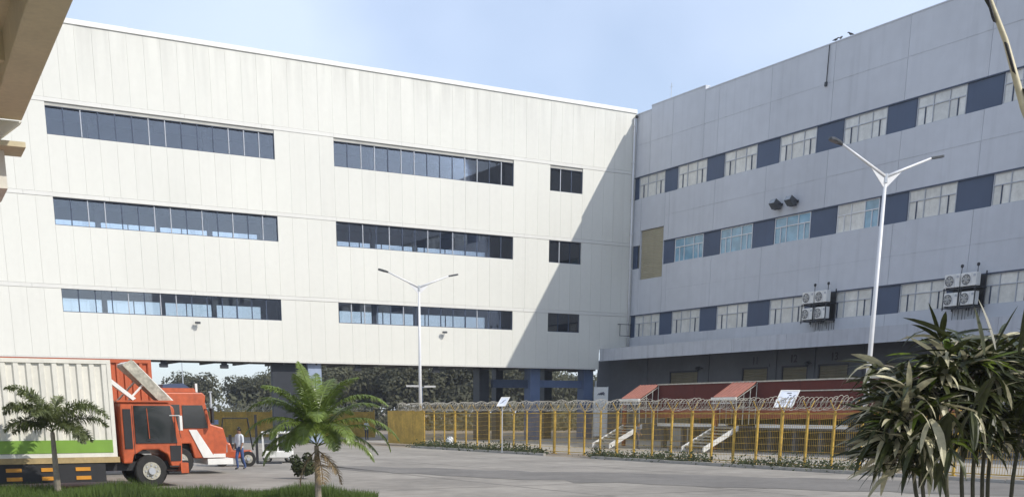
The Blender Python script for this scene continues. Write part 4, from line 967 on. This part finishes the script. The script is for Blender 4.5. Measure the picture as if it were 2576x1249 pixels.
def strap(b, p, d, L_, wd, droop, rr, fold=.35):
    d = Vector(d).normalized(); side = d.cross(Vector((0, 0, 1)))
    if side.length < .05: side = Vector((1, 0, 0))
    side.normalize(); tw = rr.uniform(-.8, .8); side.rotate(Matrix.Rotation(tw, 3, d)); n = 5; prof = [.35, .85, 1, .9, .6, .04]
    q = Vector(p); prev = None
    for k in range(n + 1):
        up = side.cross(d).normalized(); w_ = wd * .5 * prof[k]
        row = [q - side * w_ + up * w_ * fold, q.copy(), q + side * w_ + up * w_ * fold]
        if prev: b.face([prev[0], prev[1], row[1], row[0]]); b.face([prev[1], prev[2], row[2], row[1]])
        prev = row; q = q + d * L_ / n; d = (d + Vector((0, 0, -droop / n))).normalized()
RP = empty('strap_leaf_palm', (5.6, 13.2, 0), 0, 'dense clump of dark strap leaved palm filling the lower right corner', 'palm')
rr = random.Random(77)
heads = []
for i in range(11):
    x = -.66 + i * .26 + rr.uniform(-.08, .08); y = rr.uniform(-.7, 1.2); h = .06 + (2.35, 2.7, 2.85, 2.95, 2.9, 3.05, 2.9, 3.0, 2.95, 2.85, 2.8)[i]
    heads.append((x, y, h)); MB().tube([(x * .5 + .3, y * .4, 0), (x * .75 + .1, y * .7, h * .5), (x, y, h)], [.028, .024, .018], 7).build('stem', M['stem_dark'], RP)
SM = [M['strap_leaf'], M['strap_lit'], M['strap_green'], M['palm_trunk']]
def xmin(z): return -1.05 if z > 2.05 else -.95 + (2.05 - z) * .2
for i in range(300):
    hx, hy, hh = heads[rr.randrange(11)]; lvl = rr.random()
    bz = hh - rr.uniform(-.1, .35) if i < 90 else hh - (hh - (1.92 if hx > .05 else 1.7)) * lvl
    base = Vector((hx + rr.uniform(-.1, .1), hy, bz)); az = rr.uniform(0, 6.283); el = rr.uniform(-.2, .7) if i >= 80 else rr.uniform(0, 1.0)
    if hx < -.2 and rr.random() < .4: az = rr.uniform(2.4, 3.9)
    dd = Vector((math.cos(az) * math.cos(el), math.sin(az) * math.cos(el), math.sin(el))); pl_ = rr.uniform(.12, .36)
    b = MB(); b.cur = 3; tip = base + dd * pl_ + Vector((0, 0, -.03)); b.tube([base, base + dd * pl_ * .5, tip], [.012, .009, .006], 4)
    nl = rr.randint(5, 8); sd = dd.cross(Vector((0, 0, 1))).normalized()
    kind = 2 if rr.random() < .06 else 0; pf = .16 + (.20 if tip.y < 0 else 0)  # more highlight-coloured straps on the near side
    for k in range(nl):
        a = (k / (nl - 1) - .5) * 2.0; ld = dd * math.cos(a) + sd * math.sin(a) + Vector((0, 0, rr.uniform(-.3, .12)))
        b.cur = 1 if rr.random() < pf else kind
        strap(b, tip - dd * rr.uniform(0, .12), ld, rr.uniform(.36, .68), rr.uniform(.045, .085), rr.choice((rr.uniform(.1, .8), rr.uniform(.5, 2.2))), rr, .22)
    b.build('frond', SM, RP)
for (x, z, dx, dz, L_, m) in ((-.33, 3.20, -.55, .25, .62, 0), (-.20, 3.05, -.6, .05, .55, 0), (.12, 3.05, -.16, .6, .62, 0), (.34, 3.0, -.03, .8, .85, 0), (.55, 3.05, .04, .7, .7, 0), (.98, 3.05, -.3, .7, .85, 0), (.80, 3.2, .35, .45, .5, 2), (1.25, 3.1, .1, .5, .6, 0), (-.05, 3.0, -.1, .6, .55, 0), (.2, 3.0, .2, .5, .6, 0)):
    b = MB(); strap(b, (x, rr.uniform(-.5, .0), z - .1), (dx, rr.uniform(-.2, .2), dz), L_, .065, .25, rr, .5); b.build('spear_leaf', SM[m], RP)
for i in range(46):
    x = rr.uniform(-.5, 1.7); z = rr.uniform(2.25, 2.8)
    if i <= 24: x = rr.uniform(-.78, -.40); z = rr.uniform(1.75, 2.4)
    b = MB(); y0 = rr.uniform(-.9, .6)
    for k in range(4):
        b.cur = 1 if rr.random() < .25 else 0; a = rr.uniform(0, 6.28)
        strap(b, (x, y0, z), (math.cos(a) * .5, math.sin(a) * .5, -.45), rr.uniform(.35, .6), rr.uniform(.06, .10), rr.uniform(1.2, 2.4), rr, .22)
    b.build('hanging_leaf', SM, RP)

t = empty('palm_stalk', (8.38, 12.0, 0), 0, 'long pale palm stalk with dark folded blade leaning into the top right corner', 'palm stalk')
st = [(0, 0, 0), (-1.2, .0, 2.04), (-2.3, 0, 3.9), (-3.04, 0, 5.16), (-3.29, 0, 5.74), (-3.60, 0, 6.3), (-3.9, 0, 6.9)]
MB().tube(st, [.06, .05, .044, .034, .026, .020, .010], 10).build('stalk', M['stalk'], t, smooth=True)
b = MB()
b.hexa([(-3.30, -.01, 5.76), (-3.28, .02, 5.74), (-3.26, .03, 5.78), (-3.31, .0, 5.78), (-3.66, -.02, 6.26), (-3.60, .06, 6.26), (-3.58, .07, 6.34), (-3.70, .0, 6.3)])
b.hexa([(-3.66, -.02, 6.26), (-3.60, .06, 6.26), (-3.58, .07, 6.34), (-3.70, .0, 6.3), (-4.0, -.02, 6.8), (-3.92, .06, 6.8), (-3.9, .07, 6.85), (-4.02, .0, 6.85)])
b.build('blade', M['strap_leaf'], t)
for z, k in ((5.45, 0), (5.05, 1), (5.9, 2)):
    x = -3.04 - (z - 5.16) * .56; MB().hexa([(x + .02, -.05, z), (x + .05, -.02, z - .02), (x + .03, .01, z), (x, -.02, z + .02), (x - .10, -.05, z + .26), (x - .07, -.03, z + .25), (x - .08, 0, z + .26), (x - .11, -.02, z + .27)]).build('thorn_sheath', M['black'], t)

# grass verge, hedge strips
rr = random.Random(9); b = MB()
def gx(y): return -2.9 - max(0, (y - 31.5)) * 1.6
sheet('verge_soil', [(-22, 30), (-2.6, 30), (-3.2, 32.0), (-6, 33.2), (-11, 33.9), (-22, 34.6)], 0.02, M['soil'])
for i in range(26000):
    x = rr.uniform(-19, -2.7); top = 32.0 + min(2.3, (-3 - x) * .28) if x < -3 else 31.6; y = rr.uniform(30.2, max(30.5, top))
    h = rr.uniform(.12, .34) * (1 + .5 * math.sin(x * 1.7) * math.sin(x * .53 + 1)); a = rr.uniform(0, 6.28); w_ = .012
    lx, ly = rr.uniform(-.1, .1), rr.uniform(-.1, .1); dx, dy = math.cos(a) * w_, math.sin(a) * w_
    b.face([(x - dx, y - dy, .02), (x + dx, y + dy, .02), (x + lx, y + ly, h)])
tag(b.build('grass', M['grass']), kind='stuff')
b = MB()
for i in range(9000):
    s = rr.uniform(13.5, 52)
    if 29.6 < s < 34.2 or 43.5 < s < 45: continue
    dens = .6 + .4 * math.sin(s * .8)
    o_ = 27.9 + rr.gauss(0, .28); z = abs(rr.gauss(0, .13)) * (1 + dens); p = gp(s, o_, z + .02); sz = rr.uniform(.04, .10)
    u = Vector((rr.uniform(-1, 1), rr.uniform(-1, 1), rr.uniform(-1, 1))).normalized(); v = u.orthogonal().normalized()
    b.face([p - u * sz, p + v * sz * .5, p + u * sz, p - v * sz * .5])
tag(b.build('ground_cover', M['shrub']), kind='stuff')
# young sapling tufts at the foot of the green palm
t = empty('shrub', (-6.15, 40.6, 0), 0, 'low dark bush standing on the road edge left of the palm trunk', 'shrub')
leaf_crown(1300, .5, .45, .5, 8, .05, 12).build('foliage', M['shrub'], t, (0, 0, .45)); MB().tube([(0, 0, 0), (.05, 0, .5)], .02, 5).build('stem', M['bark'], t)

hz = MB().box(-110, 75, -40, 215, -1.2, 29.5).build('haze', [], None)
hm = bpy.data.materials.new('haze'); hm.use_nodes = True; hn = hm.node_tree; hn.nodes.clear()
ho = hn.nodes.new('ShaderNodeOutputMaterial'); hv = hn.nodes.new('ShaderNodeVolumePrincipled')
hv.inputs['Color'].default_value = (0.86, 0.91, 1.0, 1); hv.inputs['Density'].default_value = 0.0004; hv.inputs['Anisotropy'].default_value = 0.2
hn.links.new(hv.outputs[0], ho.inputs['Volume']); hz.data.materials.append(hm); tag(hz, kind='stuff')
